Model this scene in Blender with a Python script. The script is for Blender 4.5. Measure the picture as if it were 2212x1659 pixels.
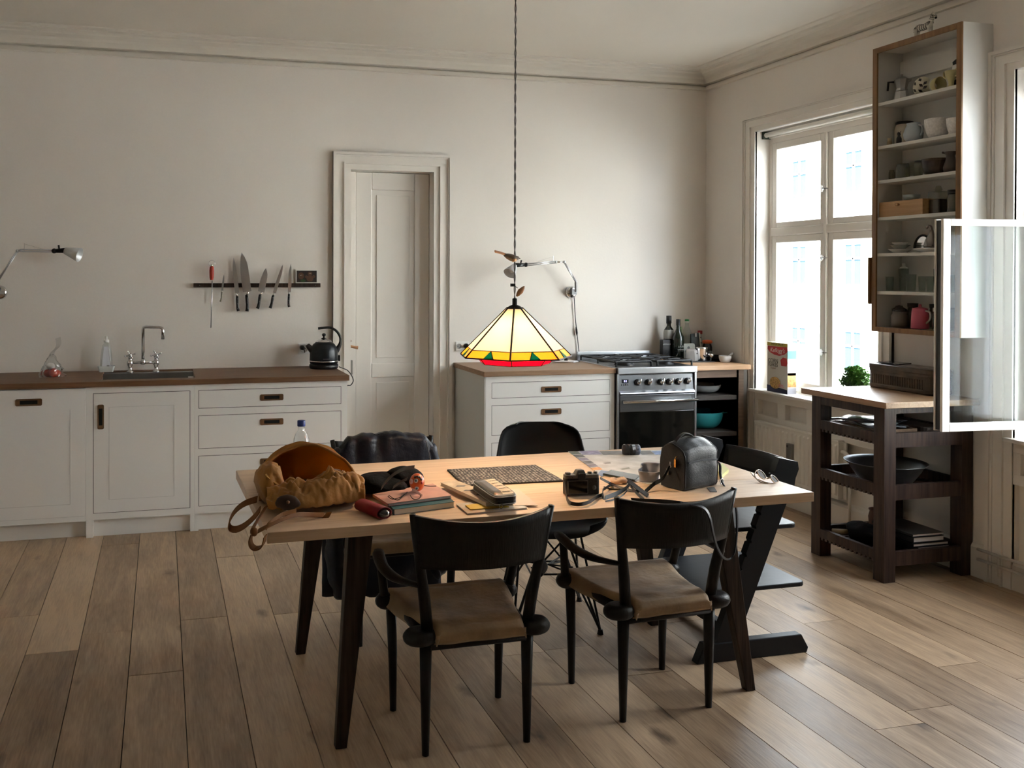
import bpy, bmesh, math, random
from mathutils import Vector, Matrix, noise
PI=math.pi
S=bpy.context.scene
for o in list(bpy.data.objects): bpy.data.objects.remove(o)
COL=S.collection
# ---------------------------------------------------------------- camera
W_,H_=2212.,1659.
FPX=1977.2458; CX,CY=852.97,609.25
CP=Vector((-3.9955,-6.1411,1.5173))
def _axes(yaw,pitch,roll):
    c,s=math.cos(yaw),math.sin(yaw); cp,sp=math.cos(pitch),math.sin(pitch)
    F=Vector((s*cp,c*cp,sp)); R=Vector((c,-s,0)); U=R.cross(F)
    cr,sr=math.cos(roll),math.sin(roll)
    return F,cr*R+sr*U,-sr*R+cr*U
CF,CR,CU=_axes(.2495,-.0078,.002)
cam=bpy.data.cameras.new('camera'); co=bpy.data.objects.new('camera',cam); COL.objects.link(co)
co.matrix_world=Matrix(((CR.x,CU.x,-CF.x,CP.x),(CR.y,CU.y,-CF.y,CP.y),(CR.z,CU.z,-CF.z,CP.z),(0,0,0,1)))
cam.sensor_fit='HORIZONTAL'; cam.sensor_width=36; cam.lens=FPX/W_*36
cam.shift_x=(W_/2-CX)/W_; cam.shift_y=(CY-H_/2)/W_
cam.clip_start=.05; cam.clip_end=200
S.camera=co
# ---------------------------------------------------------------- world, exposure
wd=bpy.data.worlds.new('overcast_sky'); S.world=wd; wd.use_nodes=True
nt=wd.node_tree; bg=nt.nodes['Background']
bg.inputs[0].default_value=(.85,.915,1,1); bg.inputs[1].default_value=7.0
S.view_settings.view_transform='Standard'; S.view_settings.look='None'
S.view_settings.gamma=1; S.view_settings.use_curve_mapping=False
S.view_settings.exposure=1.6
S.cycles.use_denoising=True
S.cycles.max_bounces=10; S.cycles.diffuse_bounces=6; S.cycles.glossy_bounces=4
S.cycles.transparent_max_bounces=16; S.cycles.transmission_bounces=8
S.cycles.sample_clamp_indirect=8; S.cycles.caustics_reflective=False; S.cycles.caustics_refractive=False
SUNL=bpy.data.lights.new('sun','SUN'); SUNL.energy=22; SUNL.angle=.02; SUNL.color=(1,.96,.91)
so=bpy.data.objects.new('sun',SUNL); COL.objects.link(so)
so.rotation_euler=Vector((-.62,-.35,.70)).to_track_quat('Z','Y').to_euler()   # high sun behind the building, on the facade across the street
# light portals in the three window openings of the right wall
WINS=[(-.61,-1.745),(-2.60,-3.735)]
for a,b in WINS:
    L=bpy.data.lights.new('window_portal','AREA'); L.shape='RECTANGLE'; L.size=b-a if b>a else a-b; L.size_y=1.78
    L.cycles.is_portal=True
    lo=bpy.data.objects.new('window_portal',L); COL.objects.link(lo)
    lo.matrix_world=Matrix.Translation((.2,(a+b)/2,1.62))@Matrix(((0,0,1,0),(1,0,0,0),(0,1,0,0),(0,0,0,1)))
# pixel of the photograph -> point of a plane of the room
def _ray(u,v): return CF+CR*((u-CX)/FPX)-CU*((v-CY)/FPX)
def _pl(u,v,i,val):
    d=_ray(u,v); t=(val-CP[i])/d[i]; return CP+d*t
def PX(u,v,x): return _pl(u,v,0,x)
def PY(u,v,y): return _pl(u,v,1,y)
def PZ(u,v,z): return _pl(u,v,2,z)
# ---------------------------------------------------------------- materials
MC={}
def _new(name):
    m=bpy.data.materials.new(name); m.use_nodes=True
    b=m.node_tree.nodes['Principled BSDF']; return m,b,m.node_tree
def N(t,k,**kw):
    n=t.nodes.new(k)
    for a,v in kw.items(): setattr(n,a,v)
    return n
def mat(name,col,rough=.5,metal=0,var=0.,sc=20,bump=0.,bsc=80,spec=.5,coat=0,trans=0,ior=1.45,stretch=(1,1,1),col2=None,sheen=0,sss=0,emit=None,es=0):
    if name in MC: return MC[name]
    m,b,t=_new(name); MC[name]=m
    i=b.inputs; i['Base Color'].default_value=(*col,1); i['Roughness'].default_value=rough; i['Metallic'].default_value=metal
    i['Specular IOR Level'].default_value=spec; i['Coat Weight'].default_value=coat; i['Transmission Weight'].default_value=trans
    i['IOR'].default_value=ior; i['Sheen Weight'].default_value=sheen
    if emit: i['Emission Color'].default_value=(*emit,1); i['Emission Strength'].default_value=es
    if var or col2 or bump:
        tc=N(t,'ShaderNodeTexCoord'); mp=N(t,'ShaderNodeMapping'); mp.inputs['Scale'].default_value=stretch
        t.links.new(tc.outputs['Object'],mp.inputs[0])
    if var or col2:
        nz=N(t,'ShaderNodeTexNoise'); nz.inputs['Scale'].default_value=sc; nz.inputs['Detail'].default_value=5; t.links.new(mp.outputs[0],nz.inputs[0])
        rp=N(t,'ShaderNodeValToRGB'); c2=col2 or tuple(min(1,c*(1+var)) for c in col); c1=col if col2 else tuple(c*(1-var) for c in col)
        rp.color_ramp.elements[0].color=(*c1,1); rp.color_ramp.elements[1].color=(*c2,1)
        rp.color_ramp.elements[0].position=.33; rp.color_ramp.elements[1].position=.67
        t.links.new(nz.outputs[0],rp.inputs[0]); t.links.new(rp.outputs[0],i['Base Color'])
    if bump:
        nb=N(t,'ShaderNodeTexNoise'); nb.inputs['Scale'].default_value=bsc; nb.inputs['Detail'].default_value=4; t.links.new(mp.outputs[0],nb.inputs[0])
        bp=N(t,'ShaderNodeBump'); bp.inputs['Strength'].default_value=bump; bp.inputs['Distance'].default_value=.01
        t.links.new(nb.outputs[0],bp.inputs['Height']); t.links.new(bp.outputs[0],i['Normal'])
    return m
def wood(name,c1,c2,axis=0,rough=.5,sc=3.,coat=0,bump=.15,spec=.5):
    st=[22,22,22]; st[axis]=1.2
    return mat(name,c1,rough,col2=c2,sc=sc,stretch=tuple(st),bump=bump,bsc=sc*3,coat=coat,spec=spec)
def thin_glass(name,tint=(.97,.99,.98),refl=1.0,rough=0.):
    if name in MC: return MC[name]
    m,b,t=_new(name); MC[name]=m; t.nodes.remove(b); out=t.nodes['Material Output']
    tr=N(t,'ShaderNodeBsdfTransparent'); tr.inputs[0].default_value=(*tint,1)
    gl=N(t,'ShaderNodeBsdfGlossy'); gl.inputs['Roughness'].default_value=rough
    fr=N(t,'ShaderNodeLayerWeight'); fr.inputs[0].default_value=.5
    p5=N(t,'ShaderNodeMath',operation='POWER'); p5.inputs[1].default_value=5.; t.links.new(fr.outputs['Facing'],p5.inputs[0])
    p6=N(t,'ShaderNodeMath',operation='MULTIPLY_ADD'); p6.inputs[1].default_value=.9; p6.inputs[2].default_value=.045; t.links.new(p5.outputs[0],p6.inputs[0])
    mu=N(t,'ShaderNodeMath',operation='MULTIPLY'); mu.use_clamp=True; mu.inputs[1].default_value=refl; t.links.new(p6.outputs[0],mu.inputs[0])
    mx=N(t,'ShaderNodeMixShader'); t.links.new(mu.outputs[0],mx.inputs[0]); t.links.new(tr.outputs[0],mx.inputs[1]); t.links.new(gl.outputs[0],mx.inputs[2])
    t.links.new(mx.outputs[0],out.inputs[0]); return m
# plank material: tone per plank, grain along Y, knots
def plank_mat():
    m,b,t=_new('oak_planks'); i=b.inputs
    g=N(t,'ShaderNodeNewGeometry'); oi=N(t,'ShaderNodeObjectInfo')
    ad=N(t,'ShaderNodeVectorMath',operation='SCALE'); ad.inputs['Scale'].default_value=37.
    cb=N(t,'ShaderNodeCombineXYZ'); t.links.new(oi.outputs['Random'],cb.inputs[0]); t.links.new(oi.outputs['Random'],cb.inputs[1]); t.links.new(cb.outputs[0],ad.inputs[0])
    a2=N(t,'ShaderNodeVectorMath',operation='ADD'); t.links.new(g.outputs['Position'],a2.inputs[0]); t.links.new(ad.outputs[0],a2.inputs[1])
    def nz(scale,detail,dist,st):
        mp=N(t,'ShaderNodeMapping'); mp.inputs['Scale'].default_value=st; t.links.new(a2.outputs[0],mp.inputs[0])
        n=N(t,'ShaderNodeTexNoise'); n.inputs['Scale'].default_value=scale; n.inputs['Detail'].default_value=detail; n.inputs['Distortion'].default_value=dist
        t.links.new(mp.outputs[0],n.inputs[0]); return n
    n1=nz(2.2,6,1.2,(7,.8,1)); n2=nz(30,4,.3,(5,.35,1)); n3=nz(1.6,3,0,(2,1.1,1))
    rp=N(t,'ShaderNodeValToRGB'); e=rp.color_ramp.elements
    e[0].position=.27; e[0].color=(.155,.092,.050,1); e[1].position=.72; e[1].color=(.54,.385,.245,1)
    x=e.new(.5); x.color=(.345,.235,.145,1)
    mixf=N(t,'ShaderNodeMath',operation='ADD'); s1=N(t,'ShaderNodeMath',operation='MULTIPLY'); s1.inputs[1].default_value=.45; t.links.new(n1.outputs[0],s1.inputs[0])
    s2=N(t,'ShaderNodeMath',operation='MULTIPLY'); s2.inputs[1].default_value=.34; t.links.new(n2.outputs[0],s2.inputs[0])
    s3=N(t,'ShaderNodeMath',operation='MULTIPLY_ADD'); s3.inputs[1].default_value=.26; s3.inputs[2].default_value=.02; t.links.new(oi.outputs['Random'],s3.inputs[0])
    m2=N(t,'ShaderNodeMath',operation='ADD'); t.links.new(s1.outputs[0],mixf.inputs[0]); t.links.new(s2.outputs[0],mixf.inputs[1]); t.links.new(mixf.outputs[0],m2.inputs[0]); t.links.new(s3.outputs[0],m2.inputs[1])
    m3=N(t,'ShaderNodeMath',operation='MULTIPLY_ADD'); m3.inputs[1].default_value=.34; t.links.new(n3.outputs[0],m3.inputs[0]); t.links.new(m2.outputs[0],m3.inputs[2])
    sb=N(t,'ShaderNodeMath',operation='SUBTRACT'); sb.inputs[1].default_value=.185; t.links.new(m3.outputs[0],sb.inputs[0]); t.links.new(sb.outputs[0],rp.inputs[0])
    # knots
    mp=N(t,'ShaderNodeMapping'); mp.inputs['Scale'].default_value=(9.5,5.2,1); t.links.new(a2.outputs[0],mp.inputs[0])
    dn=N(t,'ShaderNodeTexNoise'); dn.inputs['Scale'].default_value=3.; t.links.new(mp.outputs[0],dn.inputs[0])
    mxv=N(t,'ShaderNodeMix',data_type='RGBA'); mxv.inputs[0].default_value=.30; t.links.new(mp.outputs[0],mxv.inputs[6]); t.links.new(dn.outputs['Color'],mxv.inputs[7])
    vo=N(t,'ShaderNodeTexVoronoi'); vo.inputs['Scale'].default_value=.62; t.links.new(mxv.outputs[2],vo.inputs[0])
    kr=N(t,'ShaderNodeValToRGB'); kr.color_ramp.elements[0].position=.04; kr.color_ramp.elements[0].color=(.14,.10,.08,1); kr.color_ramp.elements[1].position=.16; kr.color_ramp.elements[1].color=(1,1,1,1)
    t.links.new(vo.outputs['Distance'],kr.inputs[0])
    ml=N(t,'ShaderNodeMix',data_type='RGBA',blend_type='MULTIPLY'); ml.inputs[0].default_value=.85; t.links.new(rp.outputs[0],ml.inputs[6]); t.links.new(kr.outputs[0],ml.inputs[7])
    t.links.new(ml.outputs[2],i['Base Color'])
    rr=N(t,'ShaderNodeMapRange'); rr.inputs['To Min'].default_value=.3; rr.inputs['To Max'].default_value=.5; t.links.new(n1.outputs[0],rr.inputs[0]); t.links.new(rr.outputs[0],i['Roughness'])
    bp=N(t,'ShaderNodeBump'); bp.inputs['Strength'].default_value=.12; bp.inputs['Distance'].default_value=.004; t.links.new(n2.outputs[0],bp.inputs['Height']); t.links.new(bp.outputs[0],i['Normal'])
    return m
WALLD=mat('unseen_wall_fill_tone',(.62,.585,.53),.9)  # unseen walls, toned darker than the seen ones to limit bounced light
WALL=mat('wall_paint',(.775,.73,.675),.85,var=.02,sc=1.5,bump=.06,bsc=60)
CEIL=mat('ceiling_paint',(.68,.635,.56),.9,var=.02,sc=1.2)
TRIM=mat('trim_paint',(.77,.73,.67),.45,bump=.03,bsc=30)
CAB=mat('cabinet_paint',(.80,.79,.765),.5,bump=.02,bsc=40)
OAKTOP=wood('oiled_worktop',(.125,.062,.03),(.20,.105,.052),0,.5)
OAKTOP2=wood('lighter_worktop',(.24,.14,.075),(.34,.205,.115),0,.45)
DARK=wood('dark_stained_wood',(.014,.009,.007),(.055,.033,.023),2,.5,spec=.25)
BLACKW=wood('black_stained_wood',(.008,.007,.006),(.012,.010,.009),2,.42,spec=.3)
TBL=wood('pale_oak',(.60,.41,.26),(.72,.52,.35),0,.42,sc=2.2)
STEEL=mat('brushed_steel',(.50,.51,.53),.3,.95,var=.06,sc=8,stretch=(1,40,40))
CHROME=mat('chrome',(.75,.75,.76),.12,1)
ALU=mat('aluminium',(.62,.63,.65),.32,.9)
BLK=mat('black_plastic',(.012,.012,.013),.38)
IRON=mat('cast_iron',(.012,.012,.013),.5,.2)
WHT=mat('white_plastic',(.80,.79,.76),.4)
BRASS=mat('aged_brass',(.20,.11,.055),.45,.6,var=.2)
CER=mat('white_ceramic',(.78,.77,.74),.2)
GLS=thin_glass('clear_glass',(.86,.90,.88),1.3,.02)
PANE=thin_glass('window_glass',(.96,.98,.98),.45)
PANE2=thin_glass('casement_glass',(.95,.97,.97),.16)
BLEATH=mat('black_leather',(.009,.011,.015),.42,bump=.15,bsc=220,spec=.4)
SHADOW=mat('dark_gap',(.004,.004,.004),.9)  # near-black painted where only shade lies: front gaps, pull recesses, pin holes
PAPER=mat('paper',(.74,.72,.67),.7)
# ---------------------------------------------------------------- geometry helper
WM={}
class G:
    def __init__(s): s.v=[]; s.f=[]
    def add(s,vs,fs):
        n=len(s.v); s.v+=[Vector(p) for p in vs]; s.f+=[tuple(i+n for i in f) for f in fs]; return s
    def box(s,x0,x1,y0,y1,z0,z1):
        if x0>x1:x0,x1=x1,x0
        if y0>y1:y0,y1=y1,y0
        if z0>z1:z0,z1=z1,z0
        return s.add([(x0,y0,z0),(x1,y0,z0),(x1,y1,z0),(x0,y1,z0),(x0,y0,z1),(x1,y0,z1),(x1,y1,z1),(x0,y1,z1)],
            [(0,3,2,1),(4,5,6,7),(0,1,5,4),(1,2,6,5),(2,3,7,6),(3,0,4,7)])
    def hexa(s,b,t):   # bottom 4 pts, top 4 pts
        return s.add(list(b)+list(t),[(0,3,2,1),(4,5,6,7),(0,1,5,4),(1,2,6,5),(2,3,7,6),(3,0,4,7)])
    def ext(s,pts,vec):
        n=len(pts); vec=Vector(vec); p=[Vector(q) for q in pts]
        return s.add(p+[q+vec for q in p],[tuple(range(n))[::-1],tuple(range(n,2*n))]+[(i,(i+1)%n,(i+1)%n+n,i+n) for i in range(n)])
    def lathe(s,prof,c=(0,0,0),n=24,M=None,cap=True,sx=1,sy=1):
        vs=[];fs=[];c=Vector(c)
        for r,z in prof:
            for k in range(n):
                a=2*PI*k/n; p=Vector((r*math.cos(a)*sx,r*math.sin(a)*sy,z)); vs.append((M@p if M else p)+c)
        m=len(prof)
        for j in range(m-1):
            for k in range(n):
                fs.append((j*n+k,j*n+(k+1)%n,(j+1)*n+(k+1)%n,(j+1)*n+k))
        if cap: fs.append(tuple(range(n))[::-1]); fs.append(tuple(range((m-1)*n,m*n)))
        return s.add(vs,fs)
    def cyl(s,a,b,r,r2=None,n=16):
        a=Vector(a);b=Vector(b); return s.tube([a,b],[r,r if r2 is None else r2],n)
    def tube(s,pts,r,n=8,closed=False,flat=None):
        pts=[Vector(p) for p in pts]; m=len(pts); rs=r if isinstance(r,(list,tuple)) else [r]*m
        vs=[];fs=[];prev=None
        for i,p in enumerate(pts):
            if closed: d=pts[(i+1)%m]-pts[i-1]
            else: d=pts[min(i+1,m-1)]-pts[max(i-1,0)]
            if d.length<1e-9: d=Vector((0,0,1))
            d.normalize()
            if prev is None:
                u=d.cross(Vector((0,0,1)))
                if u.length<.05: u=d.cross(Vector((0,1,0)))
            else: u=prev-d*prev.dot(d)
            if u.length<1e-6: u=d.orthogonal()
            u.normalize(); prev=u; w=d.cross(u)
            for k in range(n):
                a=2*PI*k/n; vs.append(p+(u*math.cos(a)+w*math.sin(a)*(flat or 1))*rs[i])
        q=m if closed else m-1
        for j in range(q):
            j2=(j+1)%m
            for k in range(n): fs.append((j*n+k,j2*n+k,j2*n+(k+1)%n,j*n+(k+1)%n)[::-1])
        if not closed: fs.append(tuple(range(n))); fs.append(tuple(range((m-1)*n,m*n))[::-1])
        return s.add(vs,fs)
    def sph(s,c,r,nu=20,nv=12,M=None,fn=None):
        r=r if isinstance(r,(tuple,list)) else (r,r,r); c=Vector(c); vs=[];fs=[]
        for j in range(nv+1):
            t=PI*j/nv
            for k in range(nu):
                a=2*PI*k/nu; p=Vector((math.sin(t)*math.cos(a)*r[0],math.sin(t)*math.sin(a)*r[1],math.cos(t)*r[2]))
                if fn: p=fn(p)
                vs.append((M@p if M else p)+c)
        for j in range(nv):
            for k in range(nu): fs.append((j*nu+k,(j+1)*nu+k,(j+1)*nu+(k+1)%nu,j*nu+(k+1)%nu))
        return s.add(vs,fs)
    def ribbon(s,pts,wv,th=.002):   # strap: centre line points, width vectors
        pts=[Vector(p) for p in pts]; m=len(pts); wv=[Vector(w) for w in wv] if isinstance(wv[0],(tuple,list,Vector)) else [Vector(wv)]*m
        vs=[];fs=[]
        for i,p in enumerate(pts):
            d=(pts[min(i+1,m-1)]-pts[max(i-1,0)]).normalized(); w=wv[i]/2; nn=d.cross(w)
            nn=nn.normalized()*th/2 if nn.length>1e-9 else Vector((0,0,th/2))
            vs+=[p-w-nn,p+w-nn,p+w+nn,p-w+nn]
        for i in range(m-1):
            for k in range(4): fs.append((4*i+k,4*i+(k+1)%4,4*i+4+(k+1)%4,4*i+4+k))
        fs+=[(3,2,1,0),tuple(4*m-4+k for k in range(4))]
        return s.add(vs,fs)
    def grid(s,fn,nu,nv):
        vs=[fn(i/nu,j/nv) for j in range(nv+1) for i in range(nu+1)]
        return s.add(vs,[(j*(nu+1)+i,j*(nu+1)+i+1,(j+1)*(nu+1)+i+1,(j+1)*(nu+1)+i) for j in range(nv) for i in range(nu)])
    def mesh(s,name,m,smooth=False):
        me=bpy.data.meshes.new(name); me.from_pydata([tuple(p) for p in s.v],[],s.f); me.validate(clean_customdata=False)
        bm=bmesh.new(); bm.from_mesh(me); bmesh.ops.recalc_face_normals(bm,faces=bm.faces); bm.to_mesh(me); bm.free()
        if smooth: me.polygons.foreach_set('use_smooth',[True]*len(me.polygons))
        me.materials.append(m); return me
    def obj(s,name,m,parent=None,smooth=False,bev=0,world=False,solid=0,sub=0,label=None,auto=False):
        if world and parent is not None:
            I=WM[parent.name].inverted(); s.v=[I@p for p in s.v]
        me=s.mesh(name,m,smooth or auto)
        o=bpy.data.objects.new(name,me); COL.objects.link(o)
        WM[o.name]=WM[parent.name] if parent is not None else Matrix()
        if parent is not None: o.parent=parent
        if solid:
            md=o.modifiers.new('thickness','SOLIDIFY'); md.thickness=solid; md.offset=0
        if bev:
            md=o.modifiers.new('bevel','BEVEL'); md.width=bev; md.segments=2; md.limit_method='ANGLE'; md.angle_limit=math.radians(40)
        if sub:
            md=o.modifiers.new('subd','SUBSURF'); md.levels=sub; md.render_levels=sub
        if auto:
            md=o.modifiers.new('edges','EDGE_SPLIT'); md.split_angle=math.radians(35)
        if label: o['label']=label
        return o
def B(x0,x1,y0,y1,z0,z1): return G().box(x0,x1,y0,y1,z0,z1)
def tag(o,label,cat,group=None,kind=None):
    if label: o['label']=label
    if cat: o['category']=cat
    if group: o['group']=group
    if kind: o['kind']=kind
    return o
def thing(name,label,cat,loc=(0,0,0),rz=0,group=None,M=None):
    o=bpy.data.objects.new(name,None); COL.objects.link(o); o.empty_display_size=.05
    Mx=M if M is not None else Matrix.Translation(Vector(loc))@Matrix.Rotation(rz,4,'Z')
    o.matrix_world=Mx; WM[o.name]=Mx.copy(); return tag(o,label,cat,group)
def struct(o): o['kind']='structure'; return o
def copy_tree(o,loc=None,rz=0,parent=None,label=None):
    c=o.copy(); COL.objects.link(c)
    if parent is not None: c.parent=parent
    else:
        Mx=Matrix.Translation(Vector(loc))@Matrix.Rotation(rz,4,'Z'); c.matrix_world=Mx; WM[c.name]=Mx
    if label: c['label']=label
    for ch in o.children: copy_tree(ch,parent=c)
    return c
def rrect(cx,cy,w,h,r,n=4):
    out=[]
    for sx,sy,a0 in ((1,1,0),(-1,1,90),(-1,-1,180),(1,-1,270)):
        for k in range(n+1):
            a=math.radians(a0+90*k/n); out.append((cx+sx*(w/2-r)+r*math.cos(a),cy+sy*(h/2-r)+r*math.sin(a)))
    return out
def text(body,size,parent,M,m,name='lettering',depth=.0004,sx=1,shear=0):
    cu=bpy.data.curves.new(name,'FONT'); cu.body=body; cu.size=size; cu.extrude=depth; cu.align_x='CENTER'; cu.align_y='CENTER'; cu.shear=shear
    t_=bpy.data.objects.new(name,cu); COL.objects.link(t_); bpy.context.view_layer.update()
    me=bpy.data.meshes.new_from_object(t_.evaluated_get(bpy.context.evaluated_depsgraph_get())); bpy.data.objects.remove(t_); bpy.data.curves.remove(cu)
    me.materials.clear(); me.materials.append(m); o=bpy.data.objects.new(name,me); COL.objects.link(o)
    o.parent=parent; o.matrix_local=WM[parent.name].inverted()@M@Matrix.Diagonal((sx,1,1,1)); return o
def frameM(origin,x,y):   # matrix from origin and in-plane x,y axes
    x=Vector(x).normalized(); y=Vector(y).normalized(); z=x.cross(y)
    return Matrix(((x.x,y.x,z.x,origin[0]),(x.y,y.y,z.y,origin[1]),(x.z,y.z,z.z,origin[2]),(0,0,0,1)))
def spline(pts,k=6):
    pts=[Vector(p) for p in pts]; out=[]
    for i in range(len(pts)-1):
        p0=pts[max(i-1,0)];p1=pts[i];p2=pts[i+1];p3=pts[min(i+2,len(pts)-1)]
        for j in range(k):
            t=j/k; out.append(.5*((2*p1)+(p2-p0)*t+(2*p0-5*p1+4*p2-p3)*t*t+(3*p1-p0-3*p2+p3)*t**3))
    out.append(pts[-1]); return out
# ================================================================ ROOM SHELL
XL,YF,ZC=-6.9,-8.2,3.045
rnd=random.Random(7)
PLK=plank_mat()
fl=struct(B(XL,.22,YF,.22,-.06,-.012).obj('floor',SHADOW))
pw=.2025
x=-4.118-14*pw; k=0
joints={-5:[-2.565],-4:[],0:[-2.554],1:[-2.03],2:[-1.168,-4.2],3:[-.999,-2.06],4:[-2.1],5:[-2.47],6:[-2.58],7:[-2.726]}
for r in range(-13,21):
    x0=-4.118+r*pw; x1=x0+pw
    if x1<XL or x0>.13: continue
    x0=max(x0,XL); x1=min(x1,.13)
    ys=joints.get(r) or [rnd.uniform(-2.6,-.7)]
    ys=sorted(ys,reverse=True); y=ys[-1]
    while y>YF: y-=rnd.choice((1.3,1.7,2.1,2.1)); ys.append(y)
    top=0.0; 
    for yb in ys:
        yb=max(yb,YF)
        if top-yb<.05: break
        h=rnd.uniform(-.0006,.0004)
        B(x0+.0015,x1-.0015,yb+.0012,top-.0012,-.012,h).obj('floor_plank',PLK,fl)
        top=yb
# walls
w=G()
DX0,DX1,DZ=-2.745,-2.155,2.235
w.box(XL,DX0,0,.22,0,ZC); w.box(DX1,.22,0,.22,0,ZC); w.box(DX0,DX1,0,.22,DZ,ZC)
struct(w.obj('wall_back',WALL))
w=G(); ys=[0]+[v for a,b in WINS for v in (a,b)]+[YF]
for i in range(0,len(ys),2): w.box(0,.22,ys[i],ys[i+1],0,ZC)
for a,b in WINS: w.box(0,.22,a,b,2.513,ZC); w.box(.06,.22,a,b,0,.70)
struct(w.obj('wall_right',WALL))
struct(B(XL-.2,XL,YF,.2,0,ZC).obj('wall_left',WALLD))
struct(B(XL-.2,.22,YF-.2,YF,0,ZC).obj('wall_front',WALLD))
struct(B(XL-.2,.22,YF-.2,.22,ZC,ZC+.25).obj('ceiling',CEIL))
# cornice, profile swept along back and right wall: (out from wall, z)
prof=[(0,2.912),(.020,2.915),(.022,2.940),(.004,2.943),(.004,2.953),(.040,2.955),(.05,2.975),(.055,2.985),(.07,3.0),(.085,3.005),(.11,3.012),(.118,3.02),(.15,3.024),(.155,3.034),(.2,3.038),(.205,3.046),(0,3.046)]
t=thing('trim_1',None,None); struct(t)
G().ext([(XL,-a,z) for a,z in prof],(-XL,0,0)).obj('cornice',mat('cornice_paint',(.69,.645,.57),.6),t)
t=thing('trim_2',None,None); struct(t)
G().ext([(-a,0,z) for a,z in prof],(0,YF,0)).obj('cornice',mat('cornice_paint',(.69,.645,.57),.6),t)
# door
d=thing('door_1',None,None); struct(d)
def casing(name,outer,inner,zo,zi,par,plane,side,zb=0):
    # mitred casing round an opening; plane 'y' (back wall) or 'x' (right wall)
    lay=[(0,1,.018),(.0,.16,.034),(.17,.24,.026),(.60,.68,.030),(.86,1,.012)]
    for q,(a0,a1,th) in enumerate(lay):
        g=G()
        def P(s,z,dd): return (s,-dd,z) if plane=='y' else (-dd,s,z)
        for e in (0,1):
            o0=outer[e]+(inner[e]-outer[e])*a0; o1=outer[e]+(inner[e]-outer[e])*a1
            z0=zo+(zi-zo)*a0; z1=zo+(zi-zo)*a1
            g.hexa([P(o0,zb,0),P(o1,zb,0),P(o1,zb,th),P(o0,zb,th)],[P(o0,z0,0),P(o1,z1,0),P(o1,z1,th),P(o0,z0,th)])
        l0=outer[0]+(inner[0]-outer[0])*a0; l1=outer[0]+(inner[0]-outer[0])*a1
        r0=outer[1]+(inner[1]-outer[1])*a0; r1=outer[1]+(inner[1]-outer[1])*a1
        z0=zo+(zi-zo)*a0; z1=zo+(zi-zo)*a1
        g.hexa([P(l1,z1,0),P(r1,z1,0),P(r1,z1,th),P(l1,z1,th)],[P(l0,z0,0),P(r0,z0,0),P(r0,z0,th),P(l0,z0,th)])
        g.obj(name,TRIM,par)
casing('door_casing',(-2.869,-2.024),(-2.745,-2.155),2.355,2.235,d,'y',1)
# leaf with mouldings
L0,L1=-2.69,-2.157
g=B(L0,L1,.10,.14,.01,2.232); g.obj('door_leaf',TRIM,d)
g=G()
def stile(g,x0,x1,z0,z1,y=.088): g.box(x0,x1,y,.101,z0,z1)
pz=[(.16,.80),(.90,2.11)]; px=(-2.575,-2.265)
stile(g,L0,px[0],.01,2.232); stile(g,px[1],L1,.01,2.232)
stile(g,px[0],px[1],.01,pz[0][0]); stile(g,px[0],px[1],pz[0][1],pz[1][0]); stile(g,px[0],px[1],pz[1][1],2.232)
g.obj('door_frame',TRIM,d,bev=.006)
for z0,z1 in pz: B(px[0]+.035,px[1]-.035,.094,.101,z0+.035,z1-.035).obj('panel',TRIM,d,bev=.006)
B(DX0,L0-.003,.07,.14,0,2.232).obj('rebate',TRIM,d,bev=.004)
hd=G().cyl((-2.742,.085,1.062),(-2.742,.03,1.062),.012).obj('lock_rose',BRASS,d,smooth=True)
hp=[PY(751,742,.03),PY(757,748,.03),PY(765,750,.03),PY(773,751,.03)]
G().tube(hp,[.012,.010,.009,.012],10).obj('door_handle',wood('handle_wood',(.30,.13,.05),(.42,.2,.08),0),d,smooth=True)
# unseen backing added behind the door against light leaks
struct(B(-3.0,-1.9,.21,.24,0,2.4).obj('door_backing',TRIM))
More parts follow.
